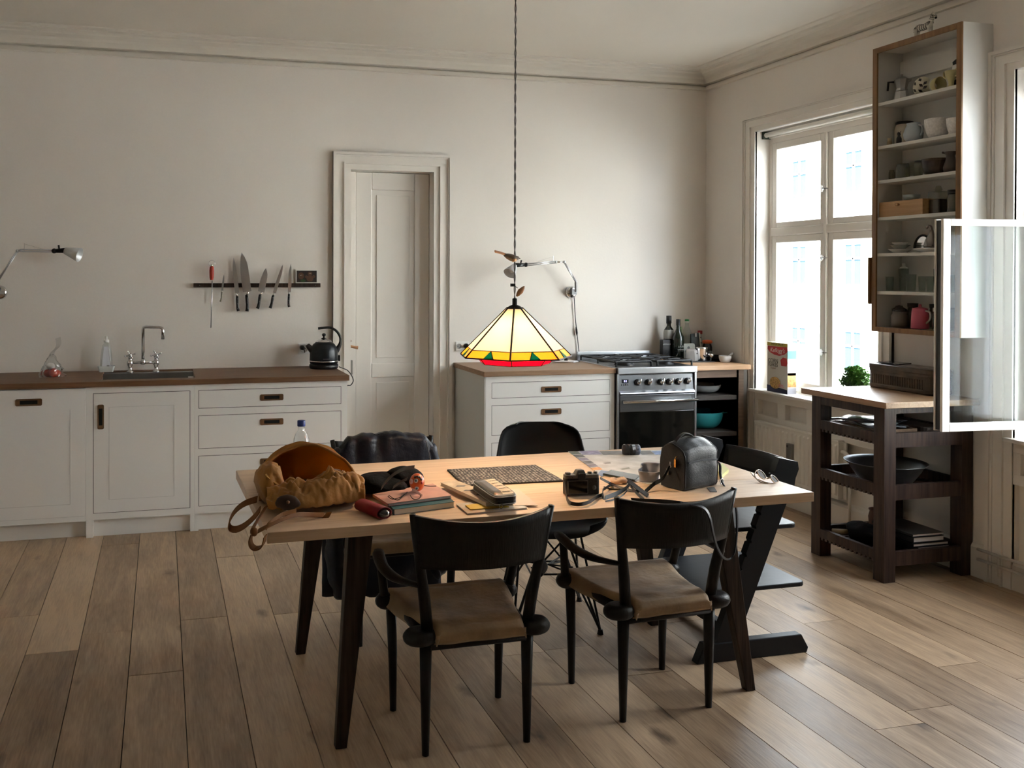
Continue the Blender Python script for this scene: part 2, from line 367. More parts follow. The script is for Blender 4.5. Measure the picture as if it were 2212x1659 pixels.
# ---- windows of the right wall
def window(n,a,b,open_sash=False):
    t=thing('window_%d'%n,None,None); struct(t)
    casing('window_casing',(a+.137,b-.10 if n==1 else b-.137),(a,b),2.622,2.513,t,'x',1)
    xf=.10; zs=.745; zt=2.513
    # frame
    g=G(); g.box(xf,.2,a,a-.03,zs,zt); g.box(xf,.2,b,b+.03,zs,zt); g.box(xf,.2,a-.03,b+.03,2.43,zt)
    g.box(xf,.2,a-.03,b+.03,zs,zs+.03); g.obj('window_frame',TRIM,t,bev=.003)
    g=G(); g.box(xf-.02,xf,a,b,2.465,2.49).obj('frame_moulding',TRIM,t,bev=.004)
    m=(a+b)/2
    zt0,zt1=1.79,1.845
    B(xf-.012,.19,a-.03,b+.03,zt0,zt1).obj('transom',TRIM,t,bev=.006)
    B(xf-.015,.19,m-.013,m+.013,zs,2.43).obj('mullion',TRIM,t,bev=.003)
    def sash(y0,y1,z0,z1,par,w=.045):
        g=G(); x0,x1=xf,xf+.035
        g.box(x0,x1,y0,y0-w,z0,z1); g.box(x0,x1,y1,y1+w,z0,z1); g.box(x0,x1,y0-w,y1+w,z0,z0+w*.85); g.box(x0,x1,y0-w,y1+w,z1-w*1.05,z1)
        s=g.obj('sash',TRIM,par,bev=.004)
        B(x0+.016,x0+.019,y0-w+.005,y1+w-.005,z0+.02,z1-.02).obj('pane',PANE,s)
        return s
    for (z0,z1) in ((zs+.03,zt0),(zt1,2.43)):
        for (y0,y1) in ((a-.032,m+.014),(m-.014,b+.032)):
            if open_sash and z0<1.5 and y0>m: continue
            sash(y0,y1,z0,z1,t)
    for z in (1.03,1.63,2.07):
        g=G(); g.cyl((xf-.03,m+.005,z-.02),(xf-.03,m+.005,z+.02),.005,n=8); g.tube([(xf-.03,m+.025,z),(xf-.035,m-.005,z+.004),(xf-.025,m-.04,z)],.0035,6); g.box(xf-.028,xf-.01,m-.008,m+.012,z-.012,z+.012)
        g.obj('hasp',CHROME,t)
    # sill board and panelling below
    B(-.045,xf+.1,a+.03,b-.03,.715,.735).obj('window_sill',TRIM,t,bev=.005)
    B(.03,.075,a,b,.0,.715).obj('apron_board',TRIM,t)
    g=G(); g.box(-.012,.031,a,b,.665,.716); g.box(-.012,.031,a,b,.51,.565)
    for i in range(5):
        y=a+(b-a)*i/4; g.box(-.012,.031,min(a,y+.04),max(b,y-.04),.56,.67)
    g.obj('apron_frame',TRIM,t,bev=.004)
    return t
w1=window(1,*WINS[0]); w2=window(2,*WINS[1],True)
# roller blind of window 1
rb=thing('roller_blind','white rolled-up blind under the head of the window beside the wall cabinet','blind',(.06,-1.17,2.48))
G().cyl((.055,-.635,2.487),(.055,-1.72,2.487),.017,n=16).obj('roll',mat('blind_cloth',(.72,.69,.63),.7),rb,world=True,smooth=True)
G().box(.035,.095,-.615,-.632,2.462,2.512).obj('bracket',mat('green_plastic',(.05,.07,.05),.5),rb,world=True)
G().box(.035,.095,-1.725,-1.74,2.462,2.512).obj('bracket',MC['green_plastic'],rb,world=True)
# open casement of window 2
HG=Vector((.085,-2.655,0)); FE=Vector((-.458,-2.615,0)); ax=(FE-HG); sw=ax.length; ax.normalize(); nn=Vector((ax.y,-ax.x,0))
if nn.y>0: nn=-nn
g1=G(); g2=G(); 
def sbar(g,s0,s1,z0,z1,n0,n1):
    P=lambda s,n,z: HG+ax*s+nn*n+Vector((0,0,z))
    g.hexa([P(s0,n0,z0),P(s1,n0,z0),P(s1,n1,z0),P(s0,n1,z0)],[P(s0,n0,z1),P(s1,n0,z1),P(s1,n1,z1),P(s0,n1,z1)])
za,zb=.787,1.785
for g,n0,n1,wd_ in ((g1,.0,.016,.040),(g2,-.040,-.030,.035)):
    sbar(g,0,wd_,za,zb,n0,n1); sbar(g,sw-wd_,sw,za,zb,n0,n1); sbar(g,wd_,sw-wd_,za,za+wd_*.95,n0,n1); sbar(g,wd_,sw-wd_,zb-wd_*.8,zb,n0,n1)
os1=g1.obj('casement',TRIM,w2,bev=.003); os2=g2.obj('casement',TRIM,w2,bev=.003)
g=G(); sbar(g,.004,sw-.004,za+.004,zb-.004,-.03,0.0)
# black ring filling the dark gap between the coupled sashes
g=G()
for q in ((0.006,.03,za+.006,zb-.006),(sw-.03,sw-.006,za+.006,zb-.006),(.03,sw-.03,za+.006,za+.03),(.03,sw-.03,zb-.03,zb-.006)): sbar(g,q[0],q[1],q[2],q[3],-.03,0)
g.obj('gap_filler',BLK,w2)
g=G(); sbar(g,.03,sw-.03,za+.03,zb-.025,.005,.008); g.obj('pane',PANE2,os1)
g=G(); sbar(g,.03,sw-.03,za+.03,zb-.025,-.036,-.034); g.obj('pane',PANE2,os2)
# baseboards and pipes on right wall
bb=G()
for a,b in ((0,-.46),(-1.86,-2.46),(-3.88,YF)): bb.ext([(0,a,0),(-.02,a,0),(-.02,a,.15),(-.012,a,.165),(0,a,.17)],(0,b-a,0))
for a,b in WINS: bb.ext([(.03,a,0),(-.012,a,0),(-.012,a,.12),(.0,a,.135),(.03,a,.14)],(0,b-a,0))
struct(bb.obj('baseboard_right',TRIM))
pp=G()
for z in (.10,.15): pp.tube([(-.035,-2.43,z),(-.035,YF+.1,z)],.008,8)
for y in (-2.55,-3.9): pp.tube([(-.035,y,.05),(-.035,y,.16)],.006,6)
hp_=thing('heating_pipe','white painted heating pipes running low along the window wall','pipe',(-.035,-3,.1)); pp.obj('pipe_run',TRIM,hp_,world=True,smooth=True)
# baseboard back + left
struct(B(XL,-4.9,-.02,0,0,.15).obj('baseboard_back',TRIM))
struct(B(XL,XL+.02,YF,0,0,.15).obj('baseboard_left',TRIM))
# ---------------------------------------------------------------- outside
FAC=mat('street_facade',(.80,.79,.75),.9); FWIN=mat('facade_pane',(.030,.055,.075),.6,spec=.1)
fb=thing('apartment_building','pale building with rows of windows across the street','building',(22,26,-8))
B(22,22.4,-30,60,-8.5,10.8).obj('wall',FAC,fb,world=True)
B(21.8,22.2,-30,60,4.5,4.7).obj('string_course',FAC,fb,world=True)
B(21.6,22.4,-30,60,10.8,11.1).obj('eaves',FAC,fb,world=True)
FR=mat('facade_frame',(.82,.86,.88),.5)
y=26.9-3.1*9
while y<48:
    for zc in (5.55,1.95,-1.45,-5.1):
        f=G(); f.box(21.9,22.0,y-.5,y+.5,zc-.85,zc-.78); f.box(21.9,22,y-.5,y+.5,zc+.78,zc+.85); f.box(21.9,22,y-.5,y-.43,zc-.78,zc+.78); f.box(21.9,22,y+.43,y+.5,zc-.78,zc+.78); f.box(21.9,22,y-.04,y+.04,zc-.78,zc+.78); f.box(21.9,22,y-.43,y+.43,zc+.2,zc+.27)
        f=f.obj('window',FR,fb,world=True); B(21.95,21.99,y-.43,y+.43,zc-.78,zc+.78).obj('pane',FWIN,f,world=True)
    y+=3.1
st=struct(B(.5,80,-60,80,-8.7,-8.5).obj('trim_4',mat('street_asphalt',(.2,.2,.2),.9)))
# ================================================================ KITCHEN, BACK WALL
YB=-.615; YK=-.595
def pull(par,cx,cz,w,h,vert=False):
    # recessed brass cup pull on the cabinet front
    if vert: w,h=h,w
    y=YB-.004; g=G(); th=.012; 
    P=rrect(cx,cz,w,h,.008); 
    bz=.026 if not vert else .007; bx=.026 if not vert else .007
    if vert: bx,bz=.008,.022
    else: bx,bz=.024,.009
    iw,ih=w-2*bx,h-2*bz
    Q=rrect(cx,cz,iw,ih,.0015)
    n=len(P)
    vs=[(x,y,z) for x,z in P]+[(x,y,z) for x,z in Q]+[(x,y+.0025,z) for x,z in Q]+[(x,y+.004,z) for x,z in P]
    fs=[(i,(i+1)%n,(i+1)%n+n,i+n) for i in range(n)]+[(i+n,(i+1)%n+n,(i+1)%n+2*n,i+2*n) for i in range(n)]+[(i,(i+1)%n,(i+1)%n+3*n,i+3*n) for i in range(n)]
    g.add(vs,fs); o=g.obj('handle',BRASS,par,world=True,label='recessed brass pull')
    q=G(); q.ext([(cx-iw/2,y+.0015,cz-ih/2),(cx+iw/2,y+.0015,cz-ih/2),(cx+iw/2,y+.0015,cz+ih/2),(cx-iw/2,y+.0015,cz+ih/2)],(0,.002,0)).obj('recess',SHADOW,o,world=True)  # dark plate paints the shade inside the pull
def front(par,name,x0,x1,z0,z1,hx=None,hz=None,hw=.14,hh=.038,vert=False,panel=False):
    gp=.0030
    o=B(x0+gp,x1-gp,YB,YB+.02,z0+gp,z1-gp).obj(name,CAB,par,world=True)
    G().box(x0-.0005,x1+.0005,YB+.0035,YB+.0205,z0-.0005,z1+.0005).obj('gap_shade',SHADOW,o,world=True)  # black sheet puts the shade into the gap round the front
    if panel:
        # fine line of the inset panel, drawn as a raised darker strip
        a,b,c,d_=panel; g=G(); e=.0012
        g.box(a-e,a+e,YB-.0012,YB,c,d_); g.box(b-e,b+e,YB-.0012,YB,c,d_); g.box(a,b,YB-.0008,YB,c-e/2,c+e/2); g.box(a,b,YB-.0008,YB,d_-e/2,d_+e/2)
        g.obj('panel_bead',mat('bead_grey',(.50,.49,.47),.6),o,world=True)
    if hx is not None: pull(o,hx,hz,hw,hh,vert)
    return o
# dishwasher front (leftmost unit)
c=thing('base_cabinet','white base cabinet with one tall door and horizontal brass pull, farthest from the door','cabinet',(-4.75,-.3,0))
B(-5.03,-4.418,YB+.02,-.02,.10,.866).obj('carcass',CAB,c,world=True)
o=B(-5.02,-4.419,YB-.004,YB+.018,.098,.862).obj('door',CAB,c,world=True,bev=.0015)
g=G(); g.box(-4.504,-4.502,YB-.0052,YB-.003,.2,.745); g.box(-4.94,-4.503,YB-.0048,YB-.003,.2,.2015); g.box(-4.94,-4.938,YB-.0052,YB-.003,.2,.745)
g.box(-5.02,-4.42,YB-.0048,YB-.003,.128,.1292)
g.obj('panel_bead',mat('bead_grey',(.50,.49,.47),.6),o,world=True)
YB0=YB; YB-=.004; pull(o,-4.724,.792,.142,.04); YB=YB0
B(-5.03,-4.42,YB+.045,YB+.065,.0,.093).obj('plinth',CAB,c,world=True)
B(-5.6,-5.04,YB,-.02,.0,.866).obj('end_cabinet',CAB,c,world=True)
# sink cabinet
c=thing('base_cabinet','white base cabinet with single door and upright brass pull under the sink','cabinet',(-4.1,-.3,0))
g=G(); xl,xr=-4.417,-3.808
g.box(xl,-4.378,YB,-.02,0,.866); g.box(-3.832,xr,YB,-.02,0,.866); g.box(-4.378,-3.832,YB,YB+.04,.832,.866); g.box(-4.378,-3.832,YB,YB+.04,.10,.138)
g.box(-4.378,-3.832,YB+.022,-.02,.135,.78); g.obj('carcass',CAB,c,world=True)
front(c,'door',-4.378,-3.832,.138,.832,-4.336,.695,.142,.036,True,(-4.29,-3.925,.215,.75))
B(-4.378,-3.832,YB+.03,YB+.05,.0,.10).obj('plinth',CAB,c,world=True)
# drawer cabinet left
c=thing('drawer_cabinet','white cabinet with three wide drawers under the kettle, next to the door','cabinet',(-3.35,-.3,0))
g=G(); x0,x1=-3.784,-2.926
g.box(-3.807,x0,YB,-.02,0,.866); g.box(x1,-2.888,YB,-.02,0,.866)
for z0,z1 in ((.833,.866),(.683,.724),(.444,.485),(.10,.144)): g.box(x0,x1,YB,YB+.04,z0,z1)
g.box(x0,x1,YB+.022,-.02,.135,.866); g.obj('carcass',CAB,c,world=True)
for z0,z1,hz in ((.724,.833,.778),(.485,.683,.631),(.144,.444,.392)): front(c,'drawer',x0,x1,z0,z1,-3.352,hz)
B(x0,-2.93,YB+.03,YB+.05,.0,.10).obj('plinth',CAB,c,world=True)
# worktop left with sink cut-out
c=thing('worktop','long dark oiled wooden worktop with the sink set in it','worktop',(-4.3,-.3,.87))
sx0,sx1,sy0,sy1=-4.35,-3.80,-.53,-.06
g=G(); g.box(-5.6,sx0,-.63,0,.868,.9); g.box(sx1,-2.878,-.63,0,.868,.9); g.box(sx0,sx1,-.63,sy0,.868,.9); g.box(sx0,sx1,sy1,0,.868,.9)
g.obj('board',OAKTOP,c,world=True)
# sink
c=thing('kitchen_sink','steel undermounted sink below the bridge tap','sink',(-4.08,-.3,.72))
g=G(); e=.0
for (a,b,cc,dd) in ((sx0,sx1,sy0,sy0-.008),(sx0,sx1,sy1,sy1+.008),(sx0,sx0-.008,sy0,sy1),(sx1,sx1+.008,sy0,sy1)): g.box(a,b,cc,dd,.70,.8785)
g.box(sx0,sx1,sy0,sy1,.692,.70); SK=mat('sink_steel',(.20,.20,.20),.4,.8); g.obj('basin',SK,c,world=True)
g=G(); g.box(sx0,sx1,-.15,-.135,.70,.893); g.box(sx0+.002,sx1-.002,-.134,sy1,.885,.893)
g.obj('tap_ledge',SK,c,world=True)
G().lathe([(.001,.70),(.04,.70),(.045,.7035),(.03,.7045),(.001,.702)],(-4.08,-.3,0),16,cap=False).obj('drain',CHROME,c,world=True,smooth=True)
# bridge tap
c=thing('kitchen_tap','chrome bridge tap with two cross handles and a tall square-bent spout','tap',(-4.09,-.10,.893))
ty=-.10
lx,rx=-4.19,-4.03
g=G()
for x in (lx,rx):
    g.lathe([(.022,.893),(.022,.90),(.013,.905),(.013,.935),(.019,.945),(.019,.965),(.013,.972),(.012,.99),(.016,.993),(.016,1.003),(.004,1.008)],(x,ty,0),16)
g.cyl((lx,ty,.957),(rx,ty,.957),.009,n=12); g.lathe([(.014,.945),(.018,.955),(.014,.972),(.01,.98)],((lx+rx)/2,ty,0),12)
g.obj('tap_body',CHROME,c,world=True,smooth=True)
mx_=(lx+rx)/2
pts=[(mx_,ty,.975),(mx_,ty,1.165),(mx_+.004,ty-.004,1.178),(mx_+.018,ty-.006,1.183),(mx_+.105,ty-.03,1.180),(mx_+.118,ty-.034,1.175),(mx_+.122,ty-.035,1.16),(mx_+.122,ty-.035,1.105)]
G().tube(pts,[.011,.011,.011,.011,.010,.010,.010,.011],12).obj('spout',CHROME,c,world=True,smooth=True)
for x in (lx,rx):
    g=G()
    for a in (20,110,200,290):
        dx,dz=math.cos(math.radians(a))*.032,math.sin(math.radians(a))*.022
        g.tube([(x,ty-.01,1.005),(x+dx,ty-.012-dz*.4,1.008+dz)],[.004,.0045],8); g.sph((x+dx,ty-.012-dz*.4,1.008+dz),.007,8,6)
    g.sph((x,ty-.01,1.007),.011,12,8); g.obj('cross_handle',CHROME,c,world=True,smooth=True)
# dish for bottle, detergent bottle
p=Vector((-4.335,-.075,.9))
c=thing('soap_dish','small frosted rectangular plastic tray under the soap bottle','tray',p)
g=G(); R1=rrect(0,0,.085,.055,.008,3); R2=rrect(0,0,.105,.07,.01,3); n=len(R1)
g.add([(x,y,0) for x,y in R1]+[(x,y,.038) for x,y in R2]+[(x*.96,y*.95,.038) for x,y in R2]+[(x*.95,y*.93,.004) for x,y in R1],
 [tuple(range(n))[::-1],tuple(range(3*n,4*n))]+[(i,(i+1)%n,(i+1)%n+n,i+n) for i in range(n)]+[(i+n,(i+1)%n+n,(i+1)%n+2*n,i+2*n) for i in range(n)]+[(i+2*n,(i+1)%n+2*n,(i+1)%n+3*n,i+3*n) for i in range(n)])
g.obj('tray_body',mat('frosted_plastic',(.66,.68,.66),.3),c)
c=thing('soap_bottle','clear squeeze bottle with a white cone label and cap standing in the frosted tray','bottle',p+Vector((0,0,.006)))
def bottle(par,prof,m,sx=1,sy=1,n=20,name='bottle_body',**k): return G().lathe(prof,(0,0,0),n,sx=sx,sy=sy).obj(name,m,par,smooth=True,**k)
bottle(c,[(.034,0),(.037,.01),(.037,.05),(.034,.10),(.028,.14),(.022,.165),(.012,.178),(.012,.185)],thin_glass('clear_plastic',(.90,.93,.94),.9,.1),1,.6)
G().lathe([(.016,.180),(.016,.197),(.009,.20),(.007,.218),(.004,.22)],(0,0,0),16).obj('cap',WHT,c,smooth=True)
g=G(); q=[(-.026,.022),(.026,.022),(.024,.07),(.012,.155),(-.012,.155),(-.022,.07)]; g.ext([(x,-.0245 if z<.1 else -.021,z) for x,z in q],(0,-.0015,0)).obj('paper_label',mat('pale_label',(.72,.73,.78),.5),c)
G().box(.004,.02,-.0275,-.0255,.028,.037).obj('barcode',mat('print_grey',(.2,.2,.2),.6),c)
# bag of tomatoes
c=thing('produce_bag','crinkled clear plastic bag with red tomatoes and a twisted tail on the worktop','bag',(-4.635,-.31,.9))
rr=random.Random(3)
def bagf(u,v):
    a=2*PI*u; z=v*.135; r=.062*(1-v)**.75*(1+.0)+.006
    q=Vector((math.cos(a),math.sin(a),v*3))
    r*=1+.28*noise.noise(q*2.2)+.12*noise.noise(q*7)
    return Vector((r*math.cos(a)*1.1,r*math.sin(a)*.8,z+.01*noise.noise(q*3)+.002))
g=G().grid(bagf,36,16); g.obj('film',thin_glass('bag_film',(.93,.94,.95),3.2,.12),c,smooth=True)
g=G(); g.ribbon(spline([(0,0,.13),(.005,0,.15),(.03,-.01,.175),(.04,-.01,.20),(.035,0,.235)]),[(.03,0,.012)]*25,.0008).obj('tail',MC['bag_film'],c)
for (x,y,r) in ((.012,-.012,.030),(-.022,.012,.026),(.03,.02,.022)):
    G().sph((x,y,r*.9),(r,r,r*.88),16,10).obj('tomato',mat('tomato_red',(.50,.045,.02),.25,coat=.3),c,smooth=True)
g=G(); g.sph((-.005,.005,.065),(.026,.022,.020),14,9,fn=lambda p:p*(1+.2*noise.noise(p*60))).obj('garlic',mat('garlic_white',(.78,.74,.70),.5),c,smooth=True)
# kettle
kp=Vector((-2.962+.005,-.17,.9))
KB=mat('kettle_black',(.004,.007,.012),.3,.1,bump=.08,bsc=300)
c=thing('electric_kettle','black dome-shaped kettle with a big curved handle and chrome ring on the dark worktop','kettle',kp)
s_=.92
G().lathe([(.090,0),(.095,.006),(.097,.022),(.090,.03)],(0,0,0),32).obj('power_base',BLK,c,smooth=True)
bottle(c,[(.086,.03),(.093,.036),(.094,.048),(.0945,.05),(.0925,.10),(.086,.132),(.072,.158),(.05,.176)],KB,n=36,name='kettle_body')
G().lathe([(.0948,.045),(.0965,.046),(.0965,.052),(.0948,.053)],(0,0,0),36,cap=False).obj('trim_ring',CHROME,c,smooth=True)
G().lathe([(.052,.174),(.050,.180),(.036,.190),(.012,.195),(.001,.195)],(0,0,0),28,cap=False).obj('lid',CHROME,c,smooth=True)
G().lathe([(.016,.192),(.018,.197),(.006,.202),(.006,.210),(.011,.214),(.014,.221),(.011,.229),(.001,.232)],(0,0,0),16,cap=False).obj('lid_knob',BLK,c,smooth=True)
hp=spline([(.070,0,.10),(.094,0,.128),(.110,0,.165),(.108,0,.208),(.080,0,.248),(.035,0,.268),(-.038,0,.263)],6)
G().tube(hp,[.019-.012*min(1,i/14) for i in range(len(hp))],10,flat=1.2).obj('handle',BLK,c,smooth=True)
G().tube([(-.078,.0,.118),(-.103,0,.148),(-.11,0,.158)],[.022,.017,.013],12).obj('spout',mat('kettle_grey',(.09,.09,.09),.35,.6),c,smooth=True)
g=G(); g.box(.086,.108,-.014,.014,.045,.085).obj('switch',BLK,c,bev=.004)
G().ribbon([(-.022,-.0985,.068),(0,-.0985,.068),(.02,-.0985,.068)],(0,0,.004),.001).obj('maker_plate',mat('plate_grey',(.12,.12,.12),.4),c)
# kettle lead
cp=[(-2.865,-.19,.908),(-2.85,-.24,.906)]+[tuple(PY(u,v,-.42)) for u,v in ((750.5,800),(760,812),(763,823),(757.5,832),(750,833))]+[(-2.885,-.3,.78)]
cp[0]=(-2.861,-.2,.91)
G().tube(spline(cp,6),.0032,8).obj('lead',BLK,c,world=True,smooth=True)
# sockets
def socket(u0,v0,u1,v1,label,plug=None,n=1):
    a=PY(u0,v0,-.006); b=PY(u1,v1,-.006); cx,cz=(a.x+b.x)/2,(a.z+b.z)/2
    c=thing('wall_socket',label,'socket',(cx,0,cz))
    w,h=abs(b.x-a.x),abs(a.z-b.z)
    G().box(-w/2,w/2,-.010,0,-h/2,h/2).obj('plate',WHT,c,bev=.004)
    g=G()
    for k in range(n):
        x=(k-(n-1)/2)*w/n
        r=min(w/n,h)*.36
        o=G().lathe([(r,0),(r*1.06,.003),(r*1.02,.004),(r*.9,.001),(.001,.001)],(x,-.010,0),20,M=Matrix.Rotation(PI/2,3,'X'),cap=False).obj('recess',mat('socket_grey',(.48,.47,.45),.5),c,smooth=True)
        q=G(); 
        for dx in (-.009,.009): q.sph((x+dx,-.0125,0),.0028,8,6)
        q.sph((x,-.0125,-.012),.002,8,6); q.obj('pin_hole',SHADOW,o)
    return c
s1=socket(984,737.5,1013,757.5,'white double wall socket with a black plug, beside the door casing above the lighter worktop',n=2)
s2=socket(644,741,668,764,'white double wall socket behind the kettle',n=1)
for (u,v,lab) in ((1008,747,'black round plug in the socket beside the door casing'),(653,751,'black plug in the socket behind the kettle')):
    p=PY(u,v,-.02); c=thing('power_plug',lab,'plug',p)
    G().cyl((0,.009,0),(0,-.03,0),.017,.013).obj('plug_body',BLK,c,smooth=True); G().tube([(0,-.03,0),(.008,-.035,-.01),(.012,-.03,-.03)],.003,6).obj('cord_stub',BLK,c,smooth=True)
# light switch box low beside door
c=thing('lock_case','old steel key box on the door jamb behind the worktop end','lock',(-2.73,.02,.86))
G().box(-2.744,-2.72,.03,.055,.83,.93).obj('case',mat('old_steel',(.28,.27,.24),.5,.6),c,world=True,bev=.004)
# ---- wall lamps
def wall_lamp(lab,disk,post,elbow,elbow2,head,shade_a,shade_b,r0,r1,flip=1,cord=None):
    d0=PY(*disk,0); c=thing('swing_arm_lamp',lab,'lamp',(d0.x,0,d0.z))
    g=G().lathe([(.042,0),(.044,.006),(.040,.02),(.03,.024),(.001,.026)],d0,24,M=Matrix.Rotation(PI/2,3,'X'),cap=False); g.obj('wall_disk',CHROME,c,world=True,smooth=True)
    P0=PY(post[0],post[1],-.06); P1=PY(post[0],post[2],-.075)
    g=G(); g.cyl(P0,P1,.010,n=10); g.box(d0.x-.018,P0.x+.006,-.062,-.02,d0.z-.018,d0.z+.022); g.obj('swivel',mat('lamp_grey',(.22,.22,.23),.4,.7),c,world=True)
    E=PY(*elbow,-.10); E2=PY(*elbow2,-.11); Hh=PY(*head,-.13)
    def rods(a,b,off,nm):
        g=G(); o=Vector((0,0,off)); g.tube([a+o,b+o],.0042,8); g.tube([a-o,b-o],.0042,8); g.sph(b,.011,10,7); g.sph(a,.010,10,7); g.obj(nm,ALU,c,world=True,smooth=True)
    rods(P1,E,.006,'lower_arm')
    rods(E2,Hh,.006,'upper_arm')
    G().tube([E,E2],.006,8).obj('elbow',CHROME,c,world=True,smooth=True)
    k=G(); q=E2+Vector((-.02*flip,0,.0)); k.tube([q,q+Vector((0,0,.045))],.0015,6); k.tube([q+Vector((0,0,.04)),q+(Hh-E2)*.6+Vector((0,0,.008))],.0007,5); k.obj('tension_wire',CHROME,c,world=True)
    A=PY(*shade_a,-.14); Bb=PY(*shade_b,-.17); ax=(Bb-A); L=ax.length; z=ax.normalized(); xx=z.orthogonal().normalized(); yy=z.cross(xx)
    Mx=Matrix(((xx.x,yy.x,z.x),(xx.y,yy.y,z.y),(xx.z,yy.z,z.z)))
    G().lathe([(r0*.5,0),(r0,.002),(r1,L),(r1-.002,L),(r0-.002,.006),(.002,.006)],A,28,M=Mx,cap=False).obj('shade',mat('lamp_shade_alu',(.66,.67,.68),.42,.35),c,world=True,smooth=True)
    g=G(); g.sph(Hh,.016,12,8); g.tube([Hh,(Hh+A)/2,A],[.012,.014,.016],10); kn=(Hh+A)/2; g.tube([kn,kn+Vector((.004*flip,-.01,.034))],[.005,.006],8); g.obj('lamp_joint',BLK,c,world=True,smooth=True)
    sp=G().sph((A+z*L*.6),.02,12,8).obj('bulb',WHT,c,world=True,smooth=True)
    if cord:
        pts=[PY(u,v,-.012) for u,v in cord[0]]; G().tube(pts,.003,6).obj('cord',BLK,c,world=True,smooth=True)
        a=PY(*cord[1],-.014);b=PY(*cord[2],-.014); G().tube([a,a*.7+b*.3,a*.3+b*.7,b],[.004,.008,.008,.004],8).obj('cord_switch',BLK,c,world=True,smooth=True)
    return c
wall_lamp('silver swing-arm wall lamp reaching over from the wall edge above the sink run',(0,632),(-4,625,606),(38,542),(45,541),(117,542),(140,541),(172,551),.022,.045,-1)
wall_lamp('silver swing-arm wall lamp with its cone shade behind the pendant cord',(1233,631),(1244,630,609),(1219,566),(1201,566),(1136,572),(1112,573),(1101,591),.018,.047,1,
   ([(1240,640),(1243,690),(1246,716),(1250.7,760),(1251,790)],(1244.5,706),(1246.5,725)))
# ---- knife rack
c=thing('knife_rack','dark wooden magnetic knife strip on the wall','knife rack',(-3.37,0,1.455))
a=PY(418,616,-.02); b=PY(692.5,616.5,-.02)
zc_=(a.z+b.z)/2
G().box(a.x,b.x,-.022,0,zc_-.014,zc_+.014).obj('strip',DARK,c,world=True,bev=.003)
g=G(); 
for x in (a.x+.04,b.x-.035): g.sph((x,-.022,zc_),(.004,.002,.004),8,6)
g.obj('screw',CHROME,c,world=True)
BL=mat('blade_steel',(.42,.41,.40),.32,.9); HBL=mat('knife_handle_black',(.012,.012,.012),.35)
def knife(lab,tip,heel,w,hstart,hend,hw,curve=0,name='kitchen_knife',hcol=None,edge=1,rivets=3):
    y=-.0245; T=PY(*tip,y); Hh=PY(*heel,y); c=thing(name,lab,'knife',((T.x+Hh.x)/2,y,Hh.z))
    d=(Hh-T); L=d.length; d.normalize(); nrm=Vector((d.z,0,-d.x))*edge  # towards the cutting edge
    if True:
        sp=[];ed=[]
        for i in range(9):
            t=i/8; sp.append(T+d*L*t+nrm*(-w/2*min(1,(t/.25))**.8 if t<.25 else -w/2)*1); ed.append(T+d*L*t+nrm*(w/2)*min(1,(t/.55))**.6)
        sp=[T+d*L*i/8-nrm*(w/2)*(min(1,i/8/.3)**.7) for i in range(9)]
        pts=sp+ed[1:][::-1]
        G().ext(pts,(0,-.0022,0)).obj('blade',BL,c,world=True)
    if hstart:
        A=PY(*hstart,y-.001); E=PY(*hend,y-.001); Bo=Hh+( (A-Hh)*.5)
        G().tube([Hh-nrm*w*.2,A],[.006,.007],8).obj('bolster',CHROME,c,world=True,smooth=True)
        dd=(E-A); m_=[A,A+dd*.25,A+dd*.6,A+dd*.85+nrm*.002,E+nrm*.006]
        h=G().tube(m_,[hw,hw*1.1,hw,hw*1.15,hw*1.3],10,flat=.9).obj('handle',hcol or HBL,c,world=True,smooth=True)
        g=G()
        for k in range(rivets): g.sph(A+dd*(.18+.32*k)+Vector((0,-hw*.98,0)),.0022,6,5)
        g.obj('rivet',CHROME,h,world=True)
    return c
knife('long slim carving knife with black handle on the rack',(504.6,556.5),(512,633),.028,(512.5,640),(513,672),.0085,edge=-1)
knife('largest chef knife with broad blade and black handle on the rack',(521.8,545),(534,630),.056,(532.5,637),(535.5,672),.0105,edge=1)
knife('short broad knife with notched tip and black riveted handle',(574.3,579),(564,630.5),.043,(562,636),(558,667),.010,edge=1)
knife('serrated bread knife tilted outward on the rack',(611,571.6),(592.5,633),.022,(590,638),(585,666),.0095,edge=1,rivets=2)
knife('slim boning knife with black handle, beside the postcard',(628.4,569.6),(625,631),.022,(624.3,635),(622.8,663),.008,edge=-1)
knife('small old table knife without black handle, beside the sharpening steel',(483.5,593),(480,628),.012,(479.5,630),(478,652),.006,hcol=mat('worn_steel',(.30,.27,.22),.5,.7),rivets=0)
c=thing('sharpening_steel','sharpening steel with red handle and hanging ring on the knife rack','sharpener',PY(457,612,-.03))
a=PY(458.5,606,-.032);b=PY(455.5,708,-.032); G().tube([a,b],[.0042,.003],8).obj('rod',STEEL,c,world=True,smooth=True)
a=PY(457.5,576,-.034);b=PY(457,605,-.034); G().tube([a,a*.7+b*.3,a*.2+b*.8,b],[.013,.0155,.014,.010],12).obj('handle',mat('red_handle',(.42,.03,.015),.35),c,world=True,smooth=True)
a=PY(457.5,573,-.034); G().sph(a,.011,12,8).obj('pommel',CHROME,c,world=True,smooth=True)
q=PY(457.5,569,-.036); G().tube([q+Vector((.020*math.cos(t*PI/8),0,.020*math.sin(t*PI/8))) for t in range(16)],.0018,6,closed=True).obj('ring',CHROME,c,world=True,smooth=True)
